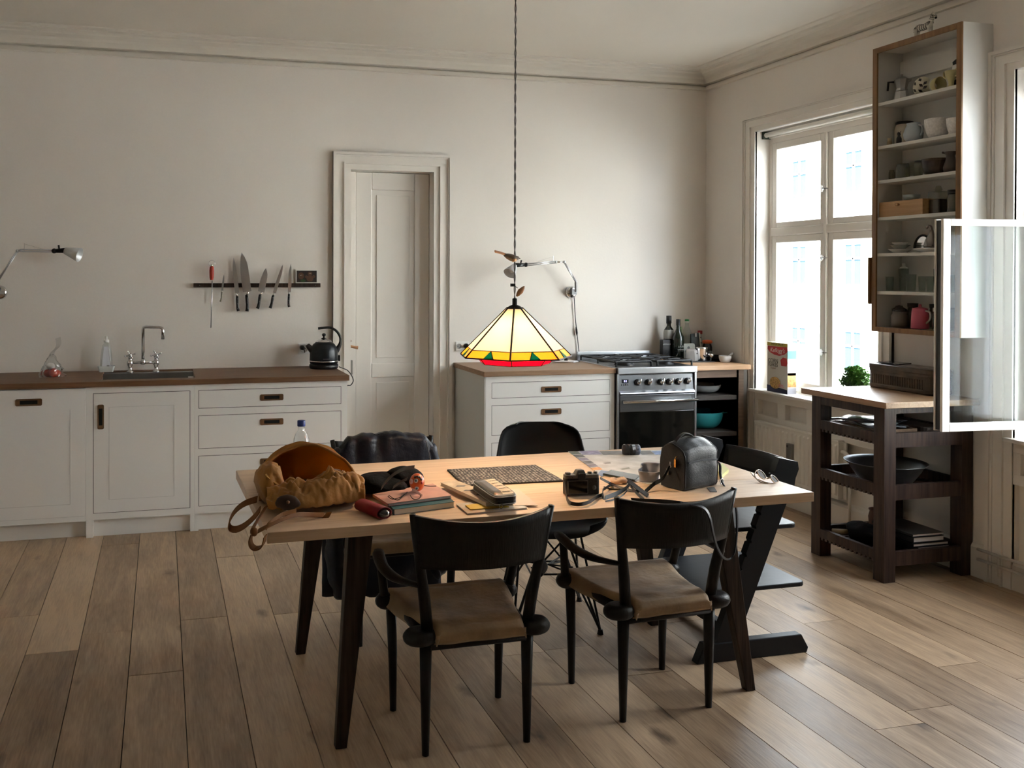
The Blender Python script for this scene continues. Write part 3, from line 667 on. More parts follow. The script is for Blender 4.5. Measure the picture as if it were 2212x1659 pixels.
# postcard leaning on rack
a=PY(639,583,-.012); b=PY(685.5,611.5,-.015)
c=thing('postcard','small dark postcard of two brown figures with white border standing on the rack','postcard',((a.x+b.x)/2,-.015,b.z))
G().box(a.x,b.x,-.018,-.0165,b.z,a.z).obj('card',PAPER,c,world=True)
w_,h_=b.x-a.x,a.z-b.z; cx_,cz_=(a.x+b.x)/2,(a.z+b.z)/2
o=G().box(a.x+.005,b.x-.005,-.0187,-.018,b.z+.005,a.z-.005).obj('picture',mat('card_dark',(.010,.007,.006),.4),c,world=True)
g=G(); BR=mat('card_brown',(.085,.035,.018),.5)
def dsk(g,x,z,r,rz=None,y=-.0190): g.lathe([(r,0),(.001,.0004)],(x,y,z),14,M=Matrix.Rotation(PI/2,3,'X'),cap=False,sy=(rz or r)/r)
dsk(g,cx_-.038,cz_+.004,.020,.024); dsk(g,cx_+.022,cz_+.018,.015); dsk(g,cx_+.022,cz_-.014,.024,.02); dsk(g,cx_-.002,cz_-.002,.010); dsk(g,cx_+.048,cz_+.0,.010)
g.obj('print_figure',BR,o,world=True)
g=G()
for x,z in ((cx_-.043,cz_+.008),(cx_-.034,cz_+.009),(cx_+.018,cz_+.021),(cx_+.027,cz_+.021)): dsk(g,x,z,.0022,y=-.0196)
g.obj('print_dot',PAPER,o,world=True)
g=G(); dsk(g,cx_-.025,cz_-.028,.018,.009,y=-.0193); g.obj('print_green',mat('card_green',(.02,.06,.015),.5),o,world=True)
# ================================================================ RIGHT RUN
c=thing('drawer_cabinet','white drawer cabinet between the door and the cooker, grey side panel','cabinet',(-1.55,-.3,0))
g=G(); x0,x1=-1.946,-1.114
g.box(-1.985,x0,YB,-.02,0,.866); g.box(x1,-1.081,YB,-.02,0,.866)
for z0,z1 in ((.827,.866),(.681,.725),(.441,.487),(.10,.144)): g.box(x0,x1,YB,YB+.04,z0,z1)
g.box(x0,x1,YB+.022,-.02,.135,.866); g.obj('carcass',CAB,c,world=True)
for z0,z1,hz in ((.725,.827,.774),(.487,.681,.629),(.144,.441,.39)): front(c,'drawer',x0,x1,z0,z1,-1.533,hz)
B(x0,x1,YB+.03,YB+.05,.0,.10).obj('plinth',CAB,c,world=True)
B(-1.995,-1.986,YB,-.003,0,.866).obj('side_panel',mat('side_panel_grey',(.50,.49,.45),.6),c,world=True)
c=thing('worktop','lighter brown wooden worktop under the pendant lamp','worktop',(-1.55,-.3,.87))
B(-2.003,-1.078,-.63,0,.868,.9).obj('board',OAKTOP2,c,world=True,bev=.002)
# ---- cooker
c=thing('gas_cooker','freestanding stainless steel cooker with black cast-iron grates','cooker',(-.78,-.32,0))
X0,X1=-1.073,-.482; FY=-.635
ST2=mat('steel_front',(.17,.175,.185),.33,.9,var=.05,sc=6,stretch=(1,30,30))
g=G(); g.box(X0,X1,-.60,-.03,.09,.86); g.obj('oven_body',mat('oven_side',(.12,.12,.12),.4,.5),c,world=True)
g=G(); g.box(X0,X1,FY-.015,-.03,.862,.905); g.obj('hob_plate',STEEL,c,world=True,bev=.004)
B(X0+.012,X1-.012,FY+.02,-.05,.9052,.9062).obj('hob_reflection',mat('hob_dark_reflection',(.02,.02,.021),.3,.3),c,world=True)  # black sheet paints the grates' dark reflection onto the steel hob
B(X0,X0+.014,FY-.005,FY+.03,.09,.862).obj('side_post',STEEL,c,world=True); B(X1-.014,X1,FY-.005,FY+.03,.09,.862).obj('side_post',STEEL,c,world=True)
g=G(); g.hexa([(X0+.018,FY+.002,.745),(X1-.018,FY+.002,.745),(X1-.018,FY+.03,.745),(X0+.018,FY+.03,.745)],[(X0+.018,FY+.010,.852),(X1-.018,FY+.010,.852),(X1-.018,FY+.03,.852),(X0+.018,FY+.03,.852)])
cpn=g.obj('control_panel',ST2,c,world=True)
g=G(); g.hexa([(X0+.016,FY-.018,.730),(X1-.016,FY-.018,.730),(X1-.016,FY+.02,.730),(X0+.016,FY+.02,.730)],[(X0+.016,FY-.014,.738),(X1-.016,FY-.014,.738),(X1-.016,FY+.004,.752),(X0+.016,FY+.004,.752)])
g.obj('panel_lip',STEEL,c,world=True,bev=.002)
dr=G().box(X0+.018,X1-.018,FY-.008,FY+.015,.61,.722).obj('oven_door',ST2,c,world=True,bev=.003)
G().box(X0+.018,X1-.018,FY-.006,FY+.015,.235,.608).obj('door_glass',mat('oven_glass',(.006,.006,.005),.08,spec=.7),dr,world=True,bev=.002)
g=G(); g.tube([(X0+.02,FY-.048,.682),(X1-.015,FY-.048,.682)],.010,12); g.obj('handle',CHROME,dr,world=True,smooth=True)
g=G(); g.cyl((X0+.045,FY-.048,.682),(X0+.045,FY-.005,.682),.008,n=8); g.cyl((X1-.045,FY-.048,.682),(X1-.045,FY-.005,.682),.008,n=8); g.obj('handle_bracket',BLK,dr,world=True)
B(X0+.018,X1-.018,FY-.006,FY+.015,.10,.228).obj('storage_drawer',ST2,c,world=True,bev=.003)
for u,v in ((1378,826),(1401,825.5),(1428,825),(1446.5,824.5),(1465.5,824),(1485,823)):
    p=PY(u,v,FY); k=G(); k.cyl((p.x,FY+.012,p.z),(p.x,FY-.006,p.z),.022,n=18); k=k.obj('knob',BLK,c,world=True,smooth=True)
    g=G(); g.cyl((p.x,FY-.004,p.z),(p.x,FY-.02,p.z),.014,.012,n=16); g.tube([(p.x,FY-.02,p.z-.012),(p.x+.003,FY-.028,p.z+.006),(p.x+.006,FY-.03,p.z+.026)],[.007,.0065,.005],8); g.obj('knob_lever',CHROME,k,world=True,smooth=True)
a=PY(1344.8,820,FY);b=PY(1358.3,827.5,FY)
o=G().box(a.x,b.x,FY+.004,FY+.008,b.z,a.z).obj('clock_display',BLK,c,world=True)
text('0 2',.016,o,frameM(((a.x+b.x)/2,FY+.0035,(a.z+b.z)/2),(1,0,0),(0,0,1)),mat('led_blue',(.5,.5,1),.5,emit=(.45,.42,1),es=2.0),'clock_digits')
g=G()
for k in range(4): g.sph((a.x-.004+k*.015,FY+.004,b.z-.012),.004,8,6)
g.obj('clock_button',BLK,c,world=True)
g=G(); a=PY(1246,760,-.035);b=PY(1404,758,-.035); g.box(a.x,b.x,-.045,-.03,.89,a.z); g.obj('splashback',STEEL,c,world=True,bev=.002)
# burners and grates
for i,(bx,by,br) in enumerate(((-.93,-.20,.045),(-.93,-.47,.055),(-.62,-.20,.038),(-.62,-.47,.045))):
    G().lathe([(br*1.3,.905),(br*1.3,.910),(br,.914),(br,.922),(br*.8,.926),(.001,.926)],(bx,by,0),20,cap=False).obj('burner',IRON,c,world=True,smooth=True)
for (xa,xb) in ((-1.06,-.80),(-.755,-.495)):
    g=G(); z=.938
    for x in (xa,xb): g.tube([(x,-.60,z-.012),(x,-.59,z),(x,-.08,z),(x,-.07,z-.012)],.008,6)
    for y in (-.59,-.335,-.08): g.tube([(xa,y,z),(xb,y,z)],.008,6)
    xm=(xa+xb)/2
    for y in (-.465,-.205):
        g.tube([(xa,y,z),(xm-.03,y,z)],.006,6); g.tube([(xm+.03,y,z),(xb,y,z)],.006,6); g.tube([(xm,y-.12,z),(xm,y-.03,z)],.006,6); g.tube([(xm,y+.03,z),(xm,y+.12,z)],.006,6)
    for x in (xa,xb):
        for y in (-.60,-.335,-.07): g.tube([(x,y,z),(x,y,.905)],.007,6)
    g.obj('pan_grate',IRON,c,world=True)
# thin black tray resting at left on worktop / frying utensil
p=PZ(1205,777,.902)
c=thing('pan_lid','flat shiny metal pan lid lying on the worktop behind the lamp','lid',(-1.2,-.12,.901))
G().lathe([(.095,0),(.10,.003),(.10,.006),(.06,.012),(.001,.016)],(0,0,0),28,cap=False).obj('lid_disc',CHROME,c,smooth=True)
G().lathe([(.012,.014),(.016,.022),(.012,.028),(.001,.029)],(0,0,0),12,cap=False).obj('knob',BLK,c,smooth=True)
# ---- open shelf unit right
DK=mat('dark_cabinet_inside',(.018,.016,.015),.7); SB=wood('shelf_oak_dark',(.10,.06,.038),(.15,.09,.055),0,.6)
c=thing('open_shelf_unit','dark open shelf unit in the corner beside the cooker','shelf',(-.26,-.3,0))
g=G(); g.box(-.478,-.465,YB,-.02,0,.868); g.box(-.155,-.14,YB,-.02,0,.868); g.box(-.465,-.155,-.035,-.02,0,.868); g.obj('carcass',DK,c,world=True)
g=G(); g.box(-.465,-.155,YB,YB+.02,.818,.868); g.box(-.155,-.10,YB,-.02,0,.868); g.obj('face_frame',SB,c,world=True)
for z in (.665,.415,.10): B(-.465,-.155,YB,-.03,z,z+.028).obj('shelf',mat('shelf_dark',(.055,.045,.038),.6),c,world=True)
B(-.1,-.06,YB+.02,-.02,0,.868).obj('filler_panel',mat('filler_grey',(.10,.085,.07),.6),c,world=True)
c=thing('worktop','short pale wooden worktop in the corner right of the cooker','worktop',(-.26,-.3,.87))
B(-.478,-.052,-.63,0,.870,.902).obj('board',wood('corner_worktop',(.42,.24,.125),(.52,.32,.18),0,.45),c,world=True,bev=.002)
def bowl(par,r,h,m,foot=.5,th=.004,n=32,name='bowl_body'):
    o=[];i=[]
    for k in range(9):
        t=k/8; rr_=r*(foot+(1-foot)*math.sin(t*PI/2)**.9); z=h*(1-math.cos(t*PI/2))**.9; o.append((rr_,z)); i.append((max(rr_-th,.001),z+th*(1-t)))
    return G().lathe([(.001,0)]+o+[(r,h+.001)]+i[::-1]+[(.001,th)],(0,0,0),n,cap=False).obj(name,m,par,smooth=True)
c=thing('serving_dish','wide shallow white enamel dish on the upper shelf beside the cooker','dish',(-.27,-.38,.693))
bowl(c,.125,.052,mat('enamel_white',(.52,.54,.54),.3),.6)
c=thing('mixing_bowl','turquoise plastic mixing bowl with a rim handle on the lower shelf','bowl',(-.285,-.38,.443))
TQ=mat('turquoise_plastic',(.05,.42,.46),.35)
bowl(c,.155,.115,TQ,.55)
G().tube([(.10,-.115,.112),(.14,-.13,.116),(.185,-.09,.12),(.19,-.03,.122),(.15,.02,.112)],[.006]*5,8,flat=.6).obj('rim_handle',TQ,c,smooth=True)
# ---- corner bottles and coffee things
GRB=mat('green_black_glass',(.012,.018,.012),.1,coat=.5); LBW=mat('label_white',(.45,.45,.42),.6); LBK=mat('label_black',(.012,.012,.012),.5)
tr=thing('serving_tray','black flat tray under the coffee pots in the corner','tray',(-.27,-.27,.902))
G().ext([(x,y,.902) for x,y in rrect(-.27,-.27,.34,.24,.02)],(0,0,.006)).obj('tray_body',BLK,tr,world=True)
def std(name,lab,cat,x,y,z=.902): return thing(name,lab,cat,(x,y,z))
c=std('wine_bottle','tallest dark bottle with a pale shoulder label standing in the corner','bottle',-.37,-.10)
bottle(c,[(.036,0),(.038,.01),(.038,.19),(.034,.215),(.017,.24),(.0155,.245),(.0155,.305),(.018,.308),(.018,.315),(.001,.315)],GRB)
G().lathe([(.0385,.15),(.0387,.19),(.0345,.216)],(0,0,0),20,cap=False).obj('shoulder_label',LBW,c,smooth=True)
G().lathe([(.017,.26),(.019,.262),(.019,.318),(.001,.319)],(0,0,0),14,cap=False).obj('capsule',BLK,c,smooth=True)
c=std('oil_bottle','dark olive oil bottle with faint white lettering in front of the tallest bottle','bottle',-.335,-.17)
bottle(c,[(.041,0),(.043,.008),(.043,.15),(.040,.17),(.018,.215),(.0135,.23),(.0135,.285),(.001,.286)],GRB)
G().lathe([(.0155,.25),(.016,.295),(.001,.296)],(0,0,0),14,cap=False).obj('cap',BLK,c,smooth=True)
text('LAUDE',.017,c,frameM((-.335,-.2145,1.0),(1,0,0),(0,0,1)),LBW)
G().box(-.03,.03,-.0445,-.043,.075,.079).obj('label_line',LBW,c); G().box(-.03,.03,-.0445,-.043,.067,.069).obj('label_line',LBW,c)
c=std('coffee_pack','black vacuum pack of coffee with white lettering at the end of the bottles','pack',-.418,-.13)
g=G(); g.box(-.033,.033,-.022,.022,0,.145); g.obj('pack_body',LBK,c,bev=.005)
text('LAVAZZA',.0145,c,frameM((-.418,-.153,1.015),(1,0,0),(0,0,1)),mat('print_white',(.6,.6,.58),.6),shear=.25)
g=G(); g.tube([(.005+.012*math.cos(a_/6*PI),-.0235,.04+.014*math.sin(a_/6*PI)) for a_ in range(12)],.0012,5,closed=True); g.obj('print_ring',mat('print_dim',(.12,.12,.12),.6),c)
c=std('spice_bottle','small clear bottle with a green foil top beside the dark bottles','bottle',-.285,-.10)
bottle(c,[(.026,0),(.028,.01),(.028,.15),(.014,.185),(.012,.20),(.001,.2)],GLS)
G().lathe([(.02,.19),(.021,.235),(.001,.236)],(0,0,0),14,cap=False).obj('foil_top',mat('green_foil',(.12,.17,.07),.45,bump=.5,bsc=120),c,smooth=True)
c=std('tea_box','white printed packet standing behind the moka pot','box',-.27,-.19)
g=G(); q=[(-.052,.0),(.052,.0),(.052,.105),(.045,.118),(-.036,.118),(-.052,.098)]; g.ext([(x,-.014,z) for x,z in q],(0,.028,0)).obj('packet_body',mat('packet_white',(.42,.43,.38),.6),c)
g=G(); g.lathe([(.011,0),(.0005,.0005)],(.0,-.0145,.088),14,M=Matrix.Rotation(PI/2,3,'X'),cap=False); g.box(-.03,.03,-.0150,-.0138,.055,.07); g.obj('print_mark',mat('print_dim',(.12,.12,.12),.6),c)
c=std('water_bottle','tall clear glass bottle with a green and white cap in the corner','bottle',-.195,-.06)
bottle(c,[(.034,0),(.036,.01),(.036,.17),(.028,.205),(.014,.24),(.013,.262),(.001,.262)],GLS)
G().lathe([(.0165,.262),(.0165,.274),(.001,.275)],(0,0,0),16,cap=False).obj('cap_ring',mat('cap_white',(.6,.62,.58),.5),c,smooth=True)
G().lathe([(.0168,.274),(.016,.288),(.001,.289)],(0,0,0),16,cap=False).obj('cap',mat('cap_green',(.03,.26,.08),.4),c,smooth=True)
c=std('coffee_bag','tall black bag of coffee with white side gusset','bag',-.19,-.16)
g=G(); g.hexa([(-.038,-.022,0),(.038,-.022,0),(.038,.022,0),(-.038,.022,0)],[(-.04,-.006,.188),(.034,-.008,.194),(.03,.006,.19),(-.036,.008,.185)]); g.obj('bag_body',mat('bag_black',(.010,.016,.015),.4),c,bev=.004)
g=G(); g.ext([(.038,-.024,0),(.05,-.01,.0),(.035,.0,.195),(.022,-.01,.196)],(.004,-.004,0)); g.obj('gusset',mat('gusset_white',(.55,.53,.46),.5),c)
g=G(); 
for z in (.04,.08,.12,.16): g.sph((.046-.06*z,-.0265+.06*z,z),(.004,.0015,.006),8,6)
g.obj('print_dot',LBK,c)
g=G(); g.box(-.012,.004,-.0165,-.0145,.165,.195); g.obj('clip',mat('clip_grey',(.3,.3,.3),.4),c)
c=std('sauce_bottle','slim clear bottle with red cap behind the orange-capped jar','bottle',-.085,-.06)
bottle(c,[(.024,0),(.026,.008),(.026,.11),(.013,.15),(.012,.18),(.001,.18)],GLS)
G().lathe([(.0175,.178),(.0175,.202),(.001,.203)],(0,0,0),16,cap=False).obj('cap',mat('cap_red',(.38,.015,.015),.4),c,smooth=True)
c=std('spread_jar','dark jar with an orange lid and white printed name','jar',-.095,-.17)
bottle(c,[(.03,0),(.034,.008),(.036,.05),(.035,.09),(.028,.112),(.026,.12),(.001,.12)],mat('jar_dark',(.02,.014,.02),.15,coat=.3))
G().lathe([(.026,.113),(.037,.122),(.036,.135),(.024,.14),(.001,.14)],(0,0,0),18,cap=False).obj('lid',mat('lid_orange',(.65,.12,.03),.4),c,smooth=True)
text('ZEBA',.019,c,frameM((-.095,-.2075,.957),(1,0,0),(0,0,1)),mat('print_white',(.6,.6,.58),.6))
def moka(c,s=1,m=None):
    m=m or ALU
    G().lathe([(.040*s,0),(.044*s,.006*s),(.036*s,.055*s),(.034*s,.058*s)],(0,0,0),8).obj('boiler',m,c)
    G().lathe([(.034*s,.06*s),(.030*s,.075*s),(.041*s,.125*s),(.040*s,.127*s)],(0,0,0),8).obj('jug',m,c)
    G().lathe([(.041*s,.127*s),(.02*s,.142*s),(.006*s,.145*s),(.008*s,.157*s),(.001,.160*s)],(0,0,0),8,cap=False).obj('lid',m,c)
    G().tube([(.04*s,0,.118*s),(.07*s,0,.12*s),(.074*s,0,.07*s)],[.006*s,.007*s,.006*s],8).obj('handle',BLK,c,smooth=True)
    G().ext([(-.036*s,-.012*s,.12*s),(-.036*s,.012*s,.12*s),(-.052*s,0,.126*s)],(0,0,-.012*s)).obj('spout',m,c)
c=std('moka_pot','small faceted aluminium stovetop coffee maker base in the corner','coffee pot',-.33,-.335,.908)
G().lathe([(.045,0),(.048,.006),(.040,.072),(.036,.078)],(0,0,0),8).obj('boiler',ALU,c)
G().lathe([(.036,.078),(.030,.084),(.001,.086)],(0,0,0),8,cap=False).obj('rim',ALU,c); G().sph((.018,-.043,.055),.004,8,6).obj('valve',BLK,c)
c=std('steel_jug','round polished steel cup beside the moka pot','cup',-.245,-.33,.908)
G().lathe([(.001,.002),(.036,0),(.039,.006),(.040,.085),(.044,.095),(.041,.096),(.037,.085),(.036,.008),(.001,.006)],(0,0,0),28,cap=False).obj('cup_body',CHROME,c,smooth=True)
c=std('steel_funnel','small steel coffee funnel on the tray in the corner','funnel',-.19,-.36,.908)
G().lathe([(.004,0),(.006,.02),(.022,.034),(.022,.05),(.020,.05),(.018,.036),(.002,.022)],(0,0,0),18,cap=False).obj('funnel_body',CHROME,c,smooth=True)
c=std('frying_pan','black shallow pan lying behind the mortar','pan',-.096,-.30,.909)
G().lathe([(.001,.003),(.075,.003),(.09,.028),(.092,.028),(.078,0),(.001,0)],(0,0,0),28,cap=False).obj('pan_body',IRON,c,smooth=True)
G().tube([(-.085,-.03,.026),(-.12,-.06,.032),(-.16,-.085,.03)],[.005,.006,.007],8,flat=.5).obj('handle',IRON,c,smooth=True)
c=std('mortar','white ceramic mortar with a pestle leaning in it at the end of the corner worktop','mortar',-.118,-.425)
bowl(c,.043,.046,mat('mortar_white',(.74,.76,.78),.35),.55,.006)
G().tube([(-.01,0,.02),(.03,0,.042),(.066,.004,.064)],[.009,.006,.008],10).obj('pestle',MC['mortar_white'],c,smooth=True)
# ================================================================ PENDANT
LC=Vector((-2.702,-2.9,0)); 
def tgl(name,col,rough=.4,w=.8):
    if name in MC: return MC[name]
    m,b,t=_new(name); MC[name]=m; out=t.nodes['Material Output']
    i=b.inputs; i['Base Color'].default_value=(*col,1); i['Roughness'].default_value=rough
    tr=N(t,'ShaderNodeBsdfTranslucent'); tr.inputs[0].default_value=(*col,1)
    mx=N(t,'ShaderNodeMixShader'); mx.inputs[0].default_value=w; t.links.new(b.outputs[0],mx.inputs[1]); t.links.new(tr.outputs[0],mx.inputs[2]); t.links.new(mx.outputs[0],out.inputs[0]); return m
CREAM=tgl('cream_glass',(.90,.85,.72)); AMB=tgl('amber_glass',(.95,.55,.13)); AMB2=tgl('peach_glass',(.95,.58,.26)); GRN=tgl('green_glass',(.01,.22,.16)); REDG=tgl('red_glass',(.95,.012,.10))
lamp=thing('pendant_lamp','lit stained-glass pendant lamp with cream panes and red skirt over the table','lamp',(LC.x,LC.y,1.2))
NV=7; A0=math.radians(-116.9+1)
def rim(k,r,z): a=A0+2*PI*k/NV; return Vector((LC.x+r*math.cos(a),LC.y+r*math.sin(a),z))
r0,z0,r1,z1,r2,z2=.028,1.395,.188,1.240,.216,1.212
def quad(a,b,c_,d_,m,name,par=lamp,th=.003):
    nrm=(b-a).cross(d_-a).normalized()*th; return G().ext([a,b,c_,d_],nrm).obj(name,m,par,world=True)
LEAD=mat('lead_came',(.015,.012,.01),.5,.3)
came=G()
for k in range(NV):
    quad(rim(k,r0,z0),rim(k+1,r0,z0),rim(k+1,r1,z1),rim(k,r1,z1),CREAM,'cream_pane')
    A,Bq,Cq,Dq=rim(k,r1,z1),rim(k+1,r1,z1),rim(k+1,r2,z2),rim(k,r2,z2)
    T=lambda t,top:(A.lerp(Bq,t) if top else Dq.lerp(Cq,t))
    quad(A,T(.5,1),T(.40,0),Dq,AMB,'amber_pane'); quad(T(.5,1),Bq,Cq,T(.63,0),AMB2 if k%2 else AMB,'amber_pane')
    G().ext([T(.5,1),T(.63,0),T(.40,0)],(T(.5,1)-LC-Vector((0,0,1.2))).normalized()*.003).obj('green_pane',GRN,lamp,world=True)
    came.tube([rim(k,r0,z0),rim(k,r2,z2)],.0034,6); came.tube([A,Bq],.0016,6); came.tube([Dq,Cq],.0030,6)
    came.tube([T(.5,1),T(.40,0)],.0014,5); came.tube([T(.5,1),T(.63,0)],.0014,5)
    rr1,rr2=.155,.132; za_,zb_=1.211,1.184
    quad(rim(k,rr1,za_),rim(k+1,rr1,za_),rim(k+1,rr2,zb_),rim(k,rr2,zb_),REDG,'red_pane')
    came.tube([rim(k,rr1,za_),rim(k,rr2,zb_)],.0022,6); came.tube([rim(k,rr2,zb_),rim(k+1,rr2,zb_)],.0016,5); 
    came.tube([rim(k,rr1,za_),rim(k,r2,z2)],.001,4)
o=came.obj('lead_lines',LEAD,lamp,world=True)
G().lathe([(.034,1.390),(.031,1.394),(.018,1.402),(.009,1.405),(.009,1.428),(.006,1.430),(.001,1.430)],(LC.x,LC.y,0),20,cap=False).obj('cap',LEAD,lamp,world=True,smooth=True)
G().tube([(LC.x,LC.y,1.39),(LC.x,LC.y,1.33)],.012,10).obj('lamp_holder',BLK,lamp,world=True)
G().sph((LC.x,LC.y,1.295),.032,16,12).obj('bulb',mat('bulb_glow',(1,.9,.7),.5,emit=(1,.80,.52),es=6),lamp,world=True,smooth=True)
g=G()
for q in (0,PI):
    g.tube([(LC.x+.0022*math.cos(q+i*.5),LC.y+.0022*math.sin(q+i*.5),1.428+i*(ZC-1.428)/240) for i in range(241)],.0019,5)
g.obj('twisted_cord',mat('cord_grey',(.16,.15,.14),.7),lamp,world=True,smooth=True)
G().lathe([(.05,ZC),(.05,ZC-.02),(.01,ZC-.045)],(LC.x,LC.y,0),20).obj('ceiling_rose',WHT,lamp,world=True,smooth=True)
pl=bpy.data.lights.new('pendant_bulb','POINT'); pl.energy=24; pl.color=(1,.76,.48); pl.shadow_soft_size=.034
po=bpy.data.objects.new('pendant_bulb',pl); COL.objects.link(po); po.location=(LC.x,LC.y,1.285)
# birds on the cord
PB=mat('bird_grey',(.20,.17,.14),.6); PP=mat('bird_peach',(.75,.42,.26),.6)
c=thing('bird_ornament','small grey and peach wooden bird perched on the lamp cord, tail raised','ornament',(LC.x,LC.y,1.585))
a=PY(1069,543,-2.91); b=PY(1124.5,557,-2.91); d_=(b-a); L=d_.length
bp=[a+d_*t+Vector((0,0,dz)) for t,dz in ((.36,-.004),(.5,-.006),(.66,-.008),(.8,-.006),(.92,-.002))]
G().tube(bp,[.005,.011,.014,.010,.006],12).obj('body',PB,c,world=True,smooth=True)
G().ribbon([a,a+d_*.2,a+d_*.42+Vector((0,0,-.001))],(.0,.008,.006),.005).obj('tail',PP,c,world=True)
G().tube([bp[2]+Vector((0,-.006,-.008)),bp[3]+Vector((0,-.006,-.006))],[.008,.006],8).obj('breast',mat('bird_glow',(.85,.55,.30),.6),c,world=True,smooth=True)  # peach glow painted into the breast colour
G().tube([bp[4]+Vector((-.002,0,0)),b+Vector((0,0,-.004))],[.004,.0008],8).obj('beak',BLK,c,world=True)
c=thing('bird_ornament','small brown wooden bird hanging from a black clip below the grey bird','ornament',(LC.x+.02,LC.y,1.46))
q=PY(1109,616,-2.9); g=G(); g.box(q.x-.010,q.x+.006,q.y-.006,q.y+.006,q.z-.005,q.z+.006); g.tube([q,PY(1118,622,-2.905)],.0015,6); g.obj('clip',BLK,c,world=True)
a=PY(1116,640,-2.91); b=PY(1133,618,-2.91); d_=b-a
G().tube([a,a+d_*.2,a+d_*.5,a+d_*.85,b],[.003,.008,.011,.006,.001],12).obj('body',mat('bird_brown',(.33,.16,.07),.6),c,world=True,smooth=True)
# ================================================================ TABLE
TZ=.743
TM=Matrix.Translation((-2.722,-2.915,0))@Matrix.Rotation(math.radians(1.4),4,'Z')
tb=thing('dining_table','long pale oak dining table with splayed dark tapered legs','table',M=TM)
B(-.978,.978,-.21,.453,TZ-.034,TZ).obj('tabletop',TBL,tb,bev=.002)
B(-.978,.978,-.453,-.2115,TZ-.034,TZ).obj('tabletop_board',TBL,tb,bev=.002)
for sx in (-1,1):
    for sy in (-1,1):
        tx,ty_=sx*.655,sy*.30; fx,fy=sx*.725,sy*.325
        if sx>0: tx+=.03; fx+=.08
        if sy>0: fy=.43 if sx<0 else .32; ty_=.37 if sx<0 else .28
        a,b_=.042,.026; p,q=.019,.016
        G().hexa([(fx-p,fy-q,0),(fx+p,fy-q,0),(fx+p,fy+q,0),(fx-p,fy+q,0)],[(tx-a,ty_-b_,TZ-.034),(tx+a,ty_-b_,TZ-.034),(tx+a,ty_+b_,TZ-.034),(tx-a,ty_+b_,TZ-.034)]).obj('leg',DARK,tb,bev=.003)
# ================================================================ ARMCHAIRS
SEATL=mat('suede_seat',(.37,.25,.14),.75,var=.35,sc=7,bump=.25,bsc=50,sheen=.2)
def arm_chair(lab,loc,rz,group='dark wooden armchairs with leather seats'):
    c=thing('armchair',lab,'chair',loc,rz,group)
    for sx in (-1,1):
        G().tube([(sx*.172,-.160,0),(sx*.172,-.160,.20),(sx*.172,-.160,.38)],[.0115,.017,.021],12).obj('leg',BLACKW,c,smooth=True)
        G().tube([(sx*.195,.155,0),(sx*.197,.155,.20),(sx*.205,.150,.38)],[.0115,.016,.019],12).obj('leg',BLACKW,c,smooth=True)
        g=G(); g.sph((sx*.192,-.165,.380),(.056,.046,.033),20,12,fn=lambda p:Vector((p.x,p.y,max(-.022,min(.024,p.z))))); g.obj('joint',BLACKW,c,smooth=True)
        g=G(); g.sph((sx*.222,.148,.388),(.040,.036,.030),16,10); g.obj('joint',BLACKW,c,smooth=True)
        G().tube([(sx*.165,-.15,.372),(sx*.195,.14,.376)],.018,10).obj('side_rail',BLACKW,c,smooth=True)
        # rear post
        G().tube([(sx*.168,-.168,.38),(sx*.182,-.180,.50),(sx*.206,-.199,.64),(sx*.232,-.215,.780)],[.019,.019,.015,.010],12).obj('back_post',BLACKW,c,smooth=True)
        G().tube([(sx*.228,.145,.39),(sx*.245,.125,.50),(sx*.258,.11,.552)],[.016,.015,.014],10).obj('front_post',BLACKW,c,smooth=True)
        ar=spline([(sx*.20,-.188,.548),(sx*.250,-.10,.545),(sx*.268,.0,.550),(sx*.258,.11,.556),(sx*.245,.165,.556)],5)
        G().tube(ar,[.012+.010*min(1,i/6)*(1 if i<18 else .7) for i in range(len(ar))],10,flat=.55).obj('armrest',BLACKW,c,smooth=True)
    G().tube([(-.16,-.172,.352),(.16,-.172,.352)],.017,10).obj('rear_rail',BLACKW,c,smooth=True)
    G().tube([(-.2,.152,.37),(.2,.152,.37)],.016,10).obj('front_rail',BLACKW,c,smooth=True)
    # curved back panel
    def bk(u,v):
        a=(u*2-1); x=(.204+.026*v)*a; y=-.203-.012*v-.055*(1-a*a); z=.608+.147*v+.022*a*a*v
        return Vector((x,y,z))
    g=G().grid(bk,20,6); g.obj('backrest',BLACKW,c,smooth=True,solid=.014)
    # leather seat wrapped over the rails
    prof=[(-.150,.345),(-.185,.343),(-.203,.358),(-.206,.385),(-.190,.403),(-.150,.408),(-.05,.396),(.06,.396),(.14,.410),(.172,.408),(.185,.388),(.178,.362)]
    def st(u,v):
        f=v*(len(prof)-1); i=min(int(f),len(prof)-2); t=f-i
        y=prof[i][0]*(1-t)+prof[i+1][0]*t; z=prof[i][1]*(1-t)+prof[i+1][1]*t
        a=u*2-1; hw=.150+(.240-.150)*min(1,max(0,(y+.20)/.36)); z+=.012
        x=a*hw; e=max(0,abs(a)-.86)/.14
        if .25<v<.9: z-=.040*e*e
        z+=.0035*noise.noise(Vector((x*14,y*14,0)))-.006*(1-a*a)*(1 if .35<v<.8 else 0)
        return Vector((x,y,z))
    G().grid(st,28,44).obj('seat',SEATL,c,smooth=True,solid=.004)
    return c
ch1=arm_chair('dark armchair with worn tan leather seat, front of table nearest the backpack',(-3.017,-3.212,0),math.radians(.5))
ch2=copy_tree(ch1,(-2.312,-3.155,0),math.radians(3.5),label='dark armchair with worn tan leather seat, the black bag strap hanging over its back')
ch3=copy_tree(ch1,(-3.02,-2.33,0),PI+.03,label='dark armchair on the far side of the table, hidden under the navy jacket')
